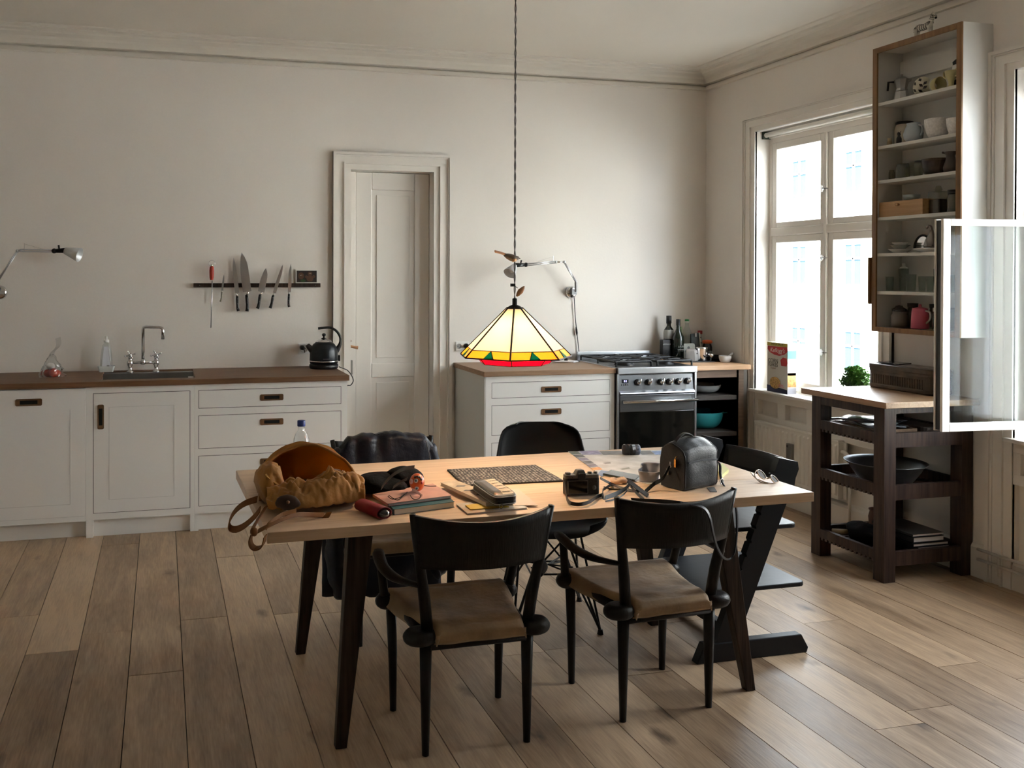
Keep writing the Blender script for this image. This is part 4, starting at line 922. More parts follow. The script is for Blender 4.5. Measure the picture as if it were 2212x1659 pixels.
# jacket
NAVY=mat('navy_nylon',(.008,.010,.020),.42,bump=.5,bsc=28,spec=.35)
jk=thing('jacket','dark navy jacket draped over the chair behind the backpack','jacket',(-3.02,-2.18,.40))
def jf(u,v):
    a=u*2-1; x=-3.03+.215*a*(1+.06*math.sin(v*9))
    k=v*3
    ztop=.795+.012*math.cos(a*2.2)-.05*max(0,abs(a)-.82)/.18+.010*noise.noise(Vector((a*3,5,0)))
    if k<1: y=-2.235-.02*(1-k)*0; z=ztop-(1-k)*.28; y-=.02*(1-k)
    elif k<1.25: t=(k-1)/.25; y=-2.235+.075*t; z=ztop+.012*math.sin(t*PI)
    else: t=(k-1.25)/1.75; y=-2.16+.03*math.sin(t*PI); z=ztop-t*.60
    n_=noise.noise(Vector((a*4,z*5,y*3))); y+=(.028*n_)*(-1 if k<1.1 else 1); y-=.03*(1-a*a)*(1 if k<1.2 else -.6)*.5
    return Vector((x,y,z+.006*noise.noise(Vector((a*9,v*4,2)))))
G().grid(jf,40,60).obj('body',NAVY,jk,world=True,smooth=True,solid=.006)
for sx,dx in ((-1,-.0),(1,.0)):
    pts=spline([(-3.03+sx*.20,-2.20,.755),(-3.03+sx*.235,-2.21,.60),(-3.03+sx*.24,-2.24,.42),(-3.03+sx*.235-(.0),-2.25,.24),(-3.03+sx*.20,-2.26,.13 if sx<0 else .2)],6)
    g=G().tube(pts,[.035+.02*min(1,i/6)+.006*math.sin(i*1.7) for i in range(len(pts))],14,flat=.7); g.obj('sleeve',NAVY,jk,world=True,smooth=True)
def jb(u,v):
    a=u*2-1; return Vector((-3.05+.27*a,-2.255+.02*noise.noise(Vector((a*5,v*4,1)))-.035*math.cos(a*3),.42-v*.30+.02*noise.noise(Vector((a*4,v,7)))))
G().grid(jb,30,14).obj('hem',NAVY,jk,world=True,smooth=True,solid=.008)
G().tube([(-2.87,-2.285,.79),(-2.85,-2.29,.70),(-2.84,-2.29,.60)],.0025,6).obj('zip',mat('zip_grey',(.12,.12,.13),.4,.5),jk,world=True)
# ================================================================ SHELL CHAIR
SHB=mat('shell_black',(.008,.009,.011),.42,spec=.3)
ec=thing('shell_chair','black moulded shell chair on a wire base behind the table','chair',(-2.335,-2.385,0),-.22)
cs=[(-.235,.415),(-.225,.432),(-.19,.438),(-.08,.422),(.04,.415),(.12,.425),(.175,.455),(.205,.52),(.225,.60),(.245,.70),(.262,.795),(.268,.826)]
hw=[.13,.190,.212,.228,.232,.232,.228,.220,.212,.200,.172,.105]
def eg(u,v):
    f=v*(len(cs)-1); i=min(int(f),len(cs)-2); t=f-i; t=t
    cr=lambda q:(lambda p0,p1,p2,p3:.5*((2*p1)+(p2-p0)*t+(2*p0-5*p1+4*p2-p3)*t*t+(3*p1-p0-3*p2+p3)*t**3))(q(max(i-1,0)),q(i),q(i+1),q(min(i+2,len(cs)-1)))
    y=cr(lambda k:cs[k][0]); z=cr(lambda k:cs[k][1]); w=cr(lambda k:hw[k])
    a=u*2-1; x=w*math.sin(a*PI/2); 
    up=.055*abs(a)**3*(1 if v<.5 else max(0,1-(v-.5)*3)); fw=.075*abs(a)**2.5*(0 if v<.42 else min(1,(v-.42)*3))
    return Vector((x,y-fw,z+up))
G().grid(eg,24,44).obj('shell',SHB,ec,smooth=True,solid=.007)
WR=mat('wire_black',(.012,.012,.013),.35,.5)
feet=[(sx*.185,sy*.195+.0) for sx in (-1,1) for sy in (-1,1)]
for (fx,fy) in feet:
    sx,sy=(1 if fx>0 else -1),(1 if fy>0 else -1)
    g=G(); g.tube([(fx,fy,.012),(sx*.13,sy*.05,.395)],.0055,6); g.tube([(fx,fy,.012),(sx*.05,sy*.15,.395)],.0055,6); g.tube([(fx,fy,.012),(fx-sx*.02,fy-sy*.03,.06),(sx*.09,sy*.09,.22)],.005,6)
    g.tube([(fx,fy,.02),(fx,fy,.0)],[.010,.014],8); g.obj('leg',WR,ec)
g=G()
for q in range(4):
    a=[(.09,.09),(-.09,.09),(-.09,-.09),(.09,-.09)]; p1,p2=a[q],a[(q+1)%4]
    g.tube([(*p1,.22),(*p2,.22)],.0045,6); g.tube([(*p1,.22),(p2[0]*.6,p2[1]*1.4,.395)],.0045,6); g.tube([(*p1,.22),(-p1[0],-p1[1],.25)],.004,6)
g.tube([(-.13,.05,.395),(-.13,-.05,.395),(-.05,-.15,.395),(.05,-.15,.395),(.13,-.05,.395),(.13,.05,.395),(.05,.15,.395),(-.05,.15,.395)],.005,6,closed=True)
g.obj('wire_frame',WR,ec)
# ================================================================ CHILD CHAIR (stepped high chair)
TRP=mat('black_lacquer_wood',(.010,.011,.014),.4,bump=.05,bsc=30,spec=.3)
tc_=thing('high_chair','black stepped wooden chair with slanted notched side posts at the table end','chair',(-1.7,-2.73,0))
for y in (-2.985,-2.475):
    g=G(); n=14; L0=Vector((-1.905,0,.045)); L1=Vector((-1.605,0,.79)); dx=(L1-L0)
    left=[]
    for i in range(n+1):
        t=i/n; p=L0+dx*t; left.append((p.x,y,p.z))
        if i<n and 3<i<13: p2=L0+dx*(t+.75/n); left.append((p2.x-.0,y,p2.z)); left.append((p2.x+.010,y,p2.z+.002))
    pts=left+[(L1.x+.085,y,L1.z-.02),(L1.x+.09,y,L1.z-.05),(L0.x+.10,y,.045)]
    g.ext(pts,(0,.034,0)); g.obj('side_post',TRP,tc_,world=True)
    g=G(); g.ext([(-1.975,y-.004,0),(-1.475,y-.004,0),(-1.468,y-.004,.02),(-1.50,y-.004,.075),(-1.94,y-.004,.075)],(0,.042,0)); g.obj('foot_rail',TRP,tc_,world=True,bev=.004)
def plate(z,x0,x1,y0,y1,name,th=.018,curve=.0):
    g=G(); R_=rrect((x0+x1)/2,(y0+y1)/2,x1-x0,y1-y0,.03,4); g.ext([(x,y,z) for x,y in R_],(0,0,th)); return g.obj(name,TRP,tc_,world=True,bev=.004)
plate(.492,-1.88,-1.485,-2.945,-2.51,'seat'); plate(.250,-1.93,-1.445,-2.945,-2.51,'footrest')
B(-1.73,-1.69,-2.96,-2.46,.03,.06).obj('cross_bar',TRP,tc_,world=True,bev=.003)
g=G(); g.tube([(-1.74,-2.95,.37),(-1.74,-2.46,.37)],.006,8); g.obj('rod',mat('rod_steel',(.25,.25,.26),.35,.9),tc_,world=True)
for za_,zb_ in ((.645,.752),):
    def bb_(u,v):
        a=u*2-1; return Vector((-1.53+.055*(1-a*a)+.02*v,-2.728+.235*a,za_+(zb_-za_)*v))
    G().grid(bb_,18,4).obj('backrest',TRP,tc_,world=True,smooth=True,solid=.012)
# ================================================================ THINGS ON THE TABLE
def T(u,v,h=0): return PZ(u,v,TZ+h)
MUS=mat('mustard_canvas',(.33,.145,.022),.75,var=.22,sc=9,bump=.22,bsc=40,sheen=.15)
MUSI=mat('mustard_lining',(.34,.17,.028),.8,var=.2,sc=7)
TAN=mat('tan_leather',(.17,.070,.022),.65,spec=.2,var=.2,sc=12)
bp_=thing('backpack','mustard canvas backpack lying open and collapsed at the table end, straps hanging over the edge','backpack',(-3.50,-2.98,TZ))
def hood(u,v):
    ph=PI*u; q=v*PI*.4999; c_=math.cos(ph); s_=math.sin(ph)
    hw_=.172*math.cos(q)**.6; hh=(.168+.012*c_*-1)*math.cos(q)**.55
    p=Vector((-3.497-.0*s_+hw_*c_*-1 -.02*s_, -3.03+.10*s_+.26*math.sin(q)*(1-.25*s_), TZ+.006+hh*s_**.8))
    n_=noise.noise(p*9); fo=abs(noise.noise(Vector((p.x*20,p.y*7,p.z*14)))); p+=Vector((.008*n_,.014*noise.noise(p*13)+.016*fo,.010*n_-.012*fo if s_>.15 else 0)); 
    if p.z<TZ+.004: p.z=TZ+.004
    return p
G().grid(hood,44,24).obj('main_compartment',tgl('mustard_hood',(.44,.20,.03),.8,.5),bp_,world=True,smooth=True,solid=.006)
def lip(u,v):
    x=-3.665+.325*u; 
    top=.058+.045*math.exp(-((u-.72)/.22)**2)+.02*math.exp(-((u-.3)/.12)**2)
    a=v*PI; y=-3.10-.02*math.sin(u*5)-.105*(v*1.0)-.015*math.sin(a)+.10*(1-v)*(1-v)
    z=TZ+.004+top*math.sin(min(PI,a*.86+.42))**.8
    p=Vector((x,y,z)); w=noise.noise(Vector((x*13,y*17,3)))
    ridge=abs(noise.noise(Vector((x*21+y*16,y*12-x*6,8))))+.5*abs(noise.noise(Vector((x*38-y*20,y*30,2))))
    p+=Vector((.012*w,-.030*ridge*math.sin(a),.024*w*math.sin(a)-.042*ridge*math.sin(a)+.016+.006*noise.noise(Vector((x*60,y*60,1)))))
    p.z=max(p.z,TZ+.004); return p
G().grid(lip,110,64).obj('front_pocket',MUS,bp_,world=True,smooth=True,solid=.005)
def sidef(p):
    n_=noise.noise(p*22); return p*(1+.16*n_-.30*abs(noise.noise(p*31)))
G().sph((-3.640,-3.03,TZ+.070),(.052,.105,.072),28,18,fn=sidef).obj('side_pocket',MUS,bp_,world=True,smooth=True)
G().sph((-3.365,-3.10,TZ+.055),(.030,.085,.052),24,16,fn=sidef).obj('side_pocket',MUS,bp_,world=True,smooth=True)
G().grid(lambda u,v:Vector((-3.65+.31*u,-3.11+.30*v,TZ+.012+.012*noise.noise(Vector((u*6,v*6,1))))),14,12).obj('lining',MUSI,bp_,world=True,smooth=True,solid=.004)
# flap folded at left of the opening
f0=[PY(u,v,-3.12) for u,v in ((572,1025),(620,1065),(598,1073),(580,1060))]
G().ext(f0,(.006,.02,0)).obj('folded_flap',MUSI,bp_,world=True,bev=.002)
g=G(); lp_=[lip(i/40,.30)+Vector((0,.0,.004)) for i in range(41)]; g.tube(lp_,.0065,8).obj('pocket_hem',MUS,bp_,world=True,smooth=True)
G().sph((-3.49,-3.0,TZ+.030),(.145,.085,.030),28,12,fn=sidef).obj('interior_shade',mat('bag_interior_shade',(.035,.016,.006),.9),bp_,world=True,smooth=True)  # dark lump painting the shade inside the open bag
g=G(); h=[hood(i/30,0) for i in range(31)]; g.tube([p+Vector((0,-.004,0)) for p in h],.0055,8).obj('rim_piping',MUS,bp_,world=True,smooth=True)
def strap(uv,yz,w,name='strap',m=TAN,k=5,wd=None,th=.0035):
    pts=[PY(u,v,y) for (u,v),y in zip(uv,yz)]; P=spline(pts,k)
    ws=[Vector(w)]*len(P) if not wd else wd
    return G().ribbon(P,ws,th).obj(name,m,bp_,world=True,smooth=False)
strap([(556,1078),(528,1088),(507,1105),(495,1128),(498,1141),(512,1143),(530,1134),(550,1116),(562,1100)],[-3.12,-3.13,-3.14,-3.15,-3.15,-3.18,-3.2,-3.2,-3.2],(.006,.030,.012))
strap([(575,1094),(560,1118),(547,1140),(546,1150)],[-3.2,-3.3,-3.40,-3.415],(.014,.012,.004))
strap([(546,1150),(541,1165),(543,1178),(553,1185),(566,1180),(571,1168),(573,1158)],[-3.415]*4+[-3.425]*3,(.012,.026,.004))
strap([(700,1113),(670,1112),(640,1112),(610,1122),(580,1136),(556,1148)],[-3.26,-3.28,-3.32,-3.37,-3.41,-3.415],(.010,.020,.008))
strap([(640,1104),(610,1112),(585,1128),(575,1140)],[-3.26,-3.30,-3.38,-3.40],(.004,.022,.008))
q=PY(548,1149,-3.42); G().sph(q,(.014,.012,.014),12,8,fn=sidef).obj('strap_knot',TAN,bp_,world=True,smooth=True)
q=PY(622,1085,-3.225); DL=mat('dark_leather_patch',(.045,.022,.014),.5)
o=G().sph(q,(.045,.012,.026),18,10,fn=sidef).obj('leather_patch',DL,bp_,world=True,smooth=True)
G().sph(q+Vector((-.002,-.016,.004)),.006,10,8).obj('rivet',BRASS,o,world=True,smooth=True)
a=[PY(u,v,-3.27) for u,v in ((695,1120),(705,1107),(716,1106),(703,1131))]; G().ext(a,(.004,.006,0)).obj('strap_end',TAN,bp_,world=True)
c=thing('paper_scrap','crumpled pale tissue sticking out inside the open backpack','paper',(-3.40,-2.96,TZ+.05))
G().sph((0,0,0),(.030,.016,.036),12,9,fn=lambda p:p*(1+.45*noise.noise(p*75))).obj('crumple',mat('tissue',(.55,.50,.46),.8),c)
G().ext([(-.03,.0,-.05),(.0,.0,-.05),(-.005,0,-.005),(-.03,0,.0)],(0,.01,0)).obj('pink_edge',mat('pink_print',(.45,.12,.16),.7),c)
# water bottle
c=thing('water_bottle','clear plastic water bottle with blue cap standing behind the mustard backpack','bottle',(-3.462,-2.56,TZ))
k_=.205/.215
bottle(c,[(.029,0),(.032,.006),(.032,.03),(.030,.035),(.032,.04),(.032,.11),(.030,.13),(.022,.15),(.013,.162),(.0125,.182),(.001,.182)],thin_glass('pet_plastic',(.93,.95,.96),1.6,.03),n=28)
G().lathe([(.0155,.178),(.016,.182),(.016,.198),(.0145,.201),(.001,.201)],(0,0,0),20,cap=False).obj('cap',mat('cap_blue',(.015,.04,.22),.4),c,smooth=True)
# black pouch with cables
BF=mat('black_fabric',(.004,.004,.005),.85,bump=.3,bsc=60,spec=.15)
c=thing('pouch','soft black drawstring pouch slumped behind the notebooks','pouch',(-3.22,-2.98,TZ))
G().sph((-3.235,-3.0,TZ+.034),(.105,.085,.040),30,16,fn=lambda p:p*(1+.28*noise.noise(p*16))).obj('pouch_body',BF,c,world=True,smooth=True)
G().sph((-3.15,-2.985,TZ+.050),(.075,.06,.040),24,14,fn=lambda p:p*(1+.22*noise.noise(p*20))).obj('pouch_body_top',BF,c,world=True,smooth=True)
g=G()
for uv in ([(838,1072),(848,1078),(865,1074),(874,1067)],[(840,1070),(858,1080),(872,1070),(880,1063)],[(886,1070),(893,1078),(905,1077),(909,1070)],[(912,1048),(926,1050),(942,1050)]):
    g.tube(spline([PZ(u,v,TZ+.036+.004*(i%2)) for i,(u,v) in enumerate(uv)],5),.0014,6)
g.obj('cord',BF,c,world=True,smooth=True)
# headphones band
c=thing('headband','thin grey curved band lying on the black pouch','headband',(-3.2,-3.05,TZ+.07))
GR=mat('band_grey',(.20,.20,.19),.45)
G().ribbon(spline([PY(u,v,-3.095+.0*i) for i,(u,v) in enumerate(((824,1054),(834,1040),(850,1025),(872,1013),(895,1009)))],6),(.004,.003,.013),.003).obj('band',GR,c,world=True)
G().ribbon(spline([PY(u,v,-3.098) for u,v in ((849,1053),(864,1042),(880,1034))],5),(.004,.003,.010),.003).obj('band_end',GR,c,world=True)
# notebooks
def slab(name,lab,cat,uv,h0,h1,m,cover=None,pages=None,spine=None,bev=.001,grp=None,smooth=False):
    P=[PZ(u,v,TZ+h0) for u,v in uv]; ctr=sum(P,Vector())/4
    c=thing(name,lab,cat,(ctr.x,ctr.y,TZ+h0),group=grp)
    if cover is None: G().ext(P,(0,0,h1-h0)).obj('pages',m,c,world=True,bev=bev); return c,P
    t=.0012; sh=lambda e:[ctr+(p-ctr)*(1-e) for p in P]
    G().ext([p+Vector((0,0,t)) for p in sh(.025)],(0,0,h1-h0-2*t)).obj('pages',pages or PAPER,c,world=True)
    G().ext([p+Vector((0,0,h1-h0-t)) for p in P],(0,0,t)).obj('cover',cover,c,world=True)
    G().ext(P,(0,0,t)).obj('back_cover',cover,c,world=True)
    if spine is not None:
        i,j=spine; n_=(P[i]-P[j]).cross(Vector((0,0,1))).normalized()*.0015
        G().ext([P[i],P[j],P[j]+Vector((0,0,h1-h0)),P[i]+Vector((0,0,h1-h0))],n_).obj('spine',cover,c,world=True)
    return c,P
slab('book','teal hardback book under the pink notebook','book',[(851,1113),(838,1098),(960,1078),(982,1096)],0,.019,None,mat('teal_cover',(.02,.09,.11),.5),mat('pages_cream',(.62,.56,.46),.8),(0,1))
slab('notebook','pink-beige covered notebook on top of the teal book','notebook',[(838,1094),(806,1073),(935,1050),(976,1076)],.0205,.030,None,mat('pink_cover',(.55,.30,.24),.55,var=.08),mat('pages_white',(.6,.58,.55),.7),(0,1))
# orange painted egg toy
p=PZ(900,1062,TZ+.031); c=thing('painted_egg','orange painted egg-shaped toy with cat-like eyes lying on the pink notebook','toy',(p.x,p.y,TZ+.03))
ctr=PY(901,1042,p.y); OR=mat('egg_orange',(.62,.11,.02),.3,coat=.4)
G().sph(ctr,(.026,.026,.031),24,16).obj('egg_body',OR,c,world=True,smooth=True)
toc=(CP-ctr).normalized(); up=Vector((0,0,1)); rt=up.cross(toc).normalized()*-1; rt=Vector((CR.x,CR.y,0)).normalized()
def on(a,b,r,d,m,name,sz=1): 
    q=(toc+rt*a+up*b).normalized(); pos=ctr+Vector((q.x*.026,q.y*.026,q.z*.031)); ax_=q; x_=ax_.orthogonal().normalized(); y_=ax_.cross(x_)
    return G().lathe([(r,0),(r*.9,d),(.0003,d*1.3)],pos,14,M=Matrix(((x_.x,y_.x,ax_.x),(x_.y,y_.y,ax_.y),(x_.z,y_.z,ax_.z))),cap=False).obj(name,m,c,world=True,smooth=True)
EW=mat('eye_white',(.7,.7,.7),.3)
for a,b in ((-.15,.15),(-.05,-.75)): on(a,b,.0075,.0012,EW,'eye'); on(a,b,.004,.0028,mat('eye_blue',(.05,.25,.32),.3),'iris'); on(a,b,.0018,.0044,BLK,'pupil')
on(.75,-.1,.004,.002,mat('nose_red',(.5,.02,.04),.4),'nose')
for a,b in ((-.4,.85),(.1,.95),(.5,.8),(.8,.45)): on(a,b,.0045,.001,BLK,'stripe')
on(-1.2,.1,.009,.003,mat('ear_pink',(.65,.4,.42),.5),'ear')
a=PZ(890,1057,TZ+.050);b=PZ(912,1071,TZ+.034); G().ribbon([a,(a+b)/2+Vector((0,0,.002)),b],(.002,0,.008),.0015).obj('paper_tag',mat('tag_pink',(.75,.55,.52),.5),c,world=True)
# red glasses case with dark glasses
c=thing('glasses_case','dark red open spectacle case pushed against the backpack','case',(-3.31,-3.24,TZ))
a=PZ(792,1094,TZ+.018); b=PZ(828,1108,TZ+.018); ax_=(b-a).normalized(); yy=Vector((0,0,1)).cross(ax_).normalized()
def tube_ellipse(g,P,Q,ra,rb,n=18,r2=1.):
    R1=[P+yy*math.cos(2*PI*i/n)*ra+Vector((0,0,math.sin(2*PI*i/n)*rb)) for i in range(n)]; R2=[Q+yy*math.cos(2*PI*i/n)*ra*r2+Vector((0,0,math.sin(2*PI*i/n)*rb*r2)) for i in range(n)]
    g.add(R1+R2,[(i,(i+1)%n,(i+1)%n+n,i+n) for i in range(n)]+[tuple(range(n))]); return g
tube_ellipse(G(),a-ax_*.03,b+ax_*.006,.028,.0185).obj('case_shell',mat('case_red',(.24,.012,.018),.6,bump=.1,bsc=150),c,world=True,smooth=True,solid=.002)
g=G(); g.sph(b-ax_*.002,(.022,.025,.014),18,12); g.obj('dark_lens',mat('lens_black',(.01,.01,.012),.05,coat=1),c,world=True,smooth=True)
# magazines, paperback, pencil case
M1=mat('magazine_print',(.50,.30,.13),.35,col2=(.62,.58,.52),sc=14)
slab('magazine','glossy magazine with orange and yellow edge, bottom of the pile under the pencil case','magazine',[(1010,1113),(985,1092),(1100,1080),(1140,1100)],0,.006,None,M1,mat('pages_grey',(.5,.48,.5),.5))
slab('folder','yellow thin pad under the paperback','pad',[(1016,1102),(1005,1093),(1060,1086),(1100,1096)],.0065,.010,mat('pad_yellow',(.65,.42,.03),.6))
slab('note_sheet','plain cream sheet of paper poking out from under the pencil case','paper',[(1112,1092),(1080,1062),(1120,1056),(1162,1092)],.0064,.0075,mat('cream_sheet',(.66,.52,.42),.7))
pb_,P=slab('paperback_book','paperback book with a faded photo cover under the pencil case','book',[(1050,1094),(951,1049),(985,1044),(1110,1092)],.0105,.0225,None,mat('paperback_cover',(.36,.27,.17),.45,col2=(.62,.52,.38),sc=22,stretch=(1,1,1)),mat('pages_cream',(.62,.56,.46),.8))
g=G(); e=P[0]+(P[1]-P[0])*.2; 
for t,s_ in ((.35,.5),(.55,.4),(.75,.5)):
    q=P[0].lerp(P[1],t).lerp(P[3].lerp(P[2],t),s_); g.ext([q+Vector((x,y,.0122)) for x,y in ((-.02,-.006),(.012,-.01),(.022,.004),(-.008,.010))],(0,0,.0003))
g.obj('cover_print',mat('print_slate',(.12,.12,.13),.6),pb_,world=True)
c=thing('pencil_case','rounded zip pencil case with black end window and patterned cream top','pencil case',(-2.86,-3.14,TZ+.0235))
Q=[PZ(u,v,TZ+.024) for u,v in ((1068,1094),(1017,1056),(1063,1047),(1121,1088))]
def rq(P,r=.2,n=5):
    out=[]
    for i in range(4):
        p0=P[i-1];p1=P[i];p2=P[(i+1)%4]; a=p1+(p0-p1)*r; b=p1+(p2-p1)*r
        for k in range(n+1):
            t=k/n; out.append(a*(1-t)**2+p1*2*t*(1-t)+b*t*t)
    return out
R_=rq(Q,.22); cc=sum(R_,Vector())/len(R_); hh=.030
lay=[(.97,0),(1,.004),(1,.012),(.985,.0135),(1,.015),(1,.026),(.95,.030)]
g=G(); n=len(R_)
for i,(s_,z) in enumerate(lay):
    g.v+=[cc+(p-cc)*s_+Vector((0,0,z)) for p in R_]
for i in range(len(lay)-1):
    g.f+=[(i*n+k,i*n+(k+1)%n,(i+1)*n+(k+1)%n,(i+1)*n+k) for k in range(n)]
g.f.append(tuple(range(n))[::-1]); g.f.append(tuple(range((len(lay)-1)*n,len(lay)*n)))
g.obj('case_body',mat('case_black',(.012,.012,.013),.45),c,world=True,smooth=False)
def inq(s,t): return (Q[0].lerp(Q[1],t)).lerp(Q[3].lerp(Q[2],t),s)
def dome(s0,s1):
    def f(u,v):
        s=s0+(s1-s0)*u; p=inq(s,.06+.88*v); p=cc+(p-cc)*.95; a=min(1,(1-abs(2*s-1))*3)*min(1,(1-abs(2*v-1))*4); return Vector((p.x,p.y,TZ+.0535+.006*a))
    return f
G().grid(dome(.05,.45),8,14).obj('end_window',mat('window_film',(.10,.065,.03),.15,coat=.6),c,world=True,smooth=True)
G().grid(dome(.45,.95),8,14).obj('cloth_top',mat('cream_cloth',(.60,.47,.33),.8),c,world=True,smooth=True)
g=G()
for i in range(4):
    for j in range(6):
        p=dome(.5,.92)((i+.5)/4,(j+.5)/6); g.ext([p+Vector((x,y,.0006)) for x,y in ((-.006,0),(-.002,.003),(.003,.001),(.007,.003),(.003,-.002),(-.002,-.001))],(0,0,.0004))
g.obj('cloth_print',mat('print_black',(.03,.025,.02),.7),c,world=True)
g=G(); g.tube([cc+(p-cc)*1.0+Vector((0,0,.0265)) for p in R_],.0016,6,closed=True); g.tube([cc+(p-cc)*1.0+Vector((0,0,.004)) for p in R_],.0014,6,closed=True); g.obj('edge_piping',mat('piping_grey',(.42,.42,.42),.4),c,world=True,smooth=True)
q=PY(1082,1088,Q[0].y-.004); G().tube([q+Vector((.006*math.cos(a_),-.003,-.008+.007*math.sin(a_))) for a_ in [k*PI/5 for k in range(10)]],.0013,6,closed=True).obj('zip_ring',CHROME,c,world=True)
# placemat
pm,P=slab('placemat','black and cream patterned rectangular placemat in the middle of the table','placemat',[(1002,1051),(965.8,1017),(1157,1007),(1219,1041)],.0002,.006,mat('mat_edge',(.02,.018,.016),.7))
m_,b__,t_=_new('mat_weave'); MC['mat_weave']=m_
tc=N(t_,'ShaderNodeTexCoord'); mp=N(t_,'ShaderNodeMapping'); mp.inputs['Scale'].default_value=(80,80,1); mp.inputs['Rotation'].default_value=(0,0,.1); t_.links.new(tc.outputs['Object'],mp.inputs[0])
wv=N(t_,'ShaderNodeTexVoronoi'); wv.inputs['Scale'].default_value=.9; wv.inputs['Randomness'].default_value=.35; t_.links.new(mp.outputs[0],wv.inputs[0])
rp=N(t_,'ShaderNodeValToRGB'); rp.color_ramp.interpolation='CONSTANT'; rp.color_ramp.elements[0].color=(.33,.29,.25,1); rp.color_ramp.elements[1].position=.34; rp.color_ramp.elements[1].color=(.022,.018,.016,1)
t_.links.new(wv.outputs['Distance'],rp.inputs[0]); t_.links.new(rp.outputs[0],b__.inputs['Base Color']); b__.inputs['Roughness'].default_value=.7
ctr=sum(P,Vector())/4; G().ext([ctr+(p-ctr)*.985+Vector((0,0,.006)) for p in P],(0,0,.0006)).obj('woven_face',m_,pm,world=True)
# ---- map with photo strip
mp_=[(1227,976),(1446,972),(1560,1000),(1470,1047),(1400,1046),(1300,1028)]
P=[PZ(u,v,TZ+.0005) for u,v in mp_]; ctr=sum(P,Vector())/len(P)
c=thing('folded_map','large unfolded town map with a border of small photographs under the black shoulder bag','map',(ctr.x,ctr.y,TZ))
G().ext(P,(0,0,.0012)).obj('sheet',mat('map_print',(.42,.40,.37),.5,col2=(.60,.58,.56),sc=16),c,world=True)
def patch(uv,m,name='print_patch',h=.0018): return G().ext([PZ(u,v,TZ+h) for u,v in uv],(0,0,.0003)).obj(name,m,c,world=True)
cols=[(.10,.12,.10),(.06,.06,.06),(.20,.17,.24),(.10,.09,.09),(.16,.13,.16),(.60,.26,.07)]
A=Vector((1228,975.5,0)); Bv=Vector((1284,1017,0)); A2=Vector((1248,975,0)); B2=Vector((1303,1015,0))
for i,cl in enumerate(cols):
    t0,t1=i/6+.01,(i+1)/6-.02
    uv=[tuple(A.lerp(Bv,t0)[:2]),tuple(A2.lerp(B2,t0)[:2]),tuple(A2.lerp(B2,t1)[:2]),tuple(A.lerp(Bv,t1)[:2])]
    patch(uv,mat('photo_%d'%i,cl,.4,var=.4,sc=40))
for i,(u0,u1,cl) in enumerate(((1250,1292,(.22,.20,.32)),(1294,1340,(.10,.09,.09)),(1342,1376,(.25,.28,.42)),(1378,1405,(.12,.12,.12)),(1407,1442,(.18,.26,.45)))):
    patch([(u0,974.5),(u1,973.5),(u1+9,981.5),(u0+9,982.5)],mat('photo_top_%d'%i,cl,.4,var=.4,sc=40))
for uv,cl in (([(1340,1013),(1358,1009),(1362,1012),(1345,1015)],(.25,.24,.2)),([(1302,1000),(1318,998),(1320,1001),(1308,1002)],(.22,.2,.18)),([(1298,1016),(1318,1018),(1300,1030),(1290,1024)],(.2,.26,.4)),([(1427,1030),(1447,1026),(1447,1040),(1437,1039)],(.12,.16,.42))): patch(uv,mat('map_tint_%.2f'%cl[0],cl,.5))
# ---- small lens at the back of the table
p=PZ(1363,983,TZ+.0); c=thing('camera_lens','black camera lens lying on the map border at the far table edge','lens',(p.x,p.y,TZ))
r_=.0225; ax_=Vector((.97,-.22,0)).normalized(); A=p+Vector((0,0,r_+.001))-ax_*.035
g=G(); g.tube([A,A+ax_*.004,A+ax_*.012,A+ax_*.014,A+ax_*.05],[r_*.9,r_,r_,r_*.96,r_],28).obj('lens_barrel',BLK,c,world=True,smooth=True)
g=G(); g.tube([A+ax_*.05,A+ax_*.069,A+ax_*.072],[r_*.99,r_*.99,r_*.8],28).obj('focus_ring',mat('lens_blue',(.03,.05,.09),.3,col2=(.16,.22,.32),sc=120),c,world=True,smooth=True)
g=G(); g.tube([A+ax_*.018,A+ax_*.024],[r_*1.04,r_*1.04],28); g.tube([A+ax_*.03,A+ax_*.036],[r_*1.04,r_*1.04],28); g.obj('grip_rib',IRON,c,world=True)
# ---- system camera seen from behind
p0=PZ(1222,1073,TZ); p1=PZ(1296,1070,TZ); xx=(p1-p0); wd_=.125; xx.normalize(); yy=Vector((-xx.y,xx.x,0))
MT=Matrix(((xx.x,yy.x,0,p0.x),(xx.y,yy.y,0,p0.y),(0,0,1,TZ),(0,0,0,1)))
c=thing('system_camera','black and silver camera standing with its rear screen facing the front edge','camera',M=MT)
cw=(PZ(1296,1070,TZ)-p0).length
CB=mat('camera_black',(.014,.014,.015),.5,bump=.1,bsc=300); CS=mat('camera_silver',(.13,.125,.12),.4,.5)
g=G(); g.ext([(x,y,.004) for x,y in rrect(cw/2,.018,cw,.036,.010)],(0,0,.058)); g.obj('camera_body',CB,c,bev=.002)
g=G(); g.ext([(x,y,.060) for x,y in rrect(cw/2,.018,cw*.99,.034,.010)],(0,0,.014)); g.obj('top_plate',CS,c,bev=.003)
g=G(); g.hexa([(cw*.28,0,.07),(cw*.62,0,.07),(cw*.62,.035,.07),(cw*.28,.035,.07)],[(cw*.36,.004,.091),(cw*.55,.004,.091),(cw*.54,.032,.09),(cw*.37,.032,.09)]); g.obj('viewfinder_hump',CS,c,bev=.003)
g=G(); g.ext([(x,-.008,z) for x,z in rrect(cw*.46,.069,.026,.022,.004)],(0,.012,0)); g.obj('eyecup',BLK,c,bev=.002)
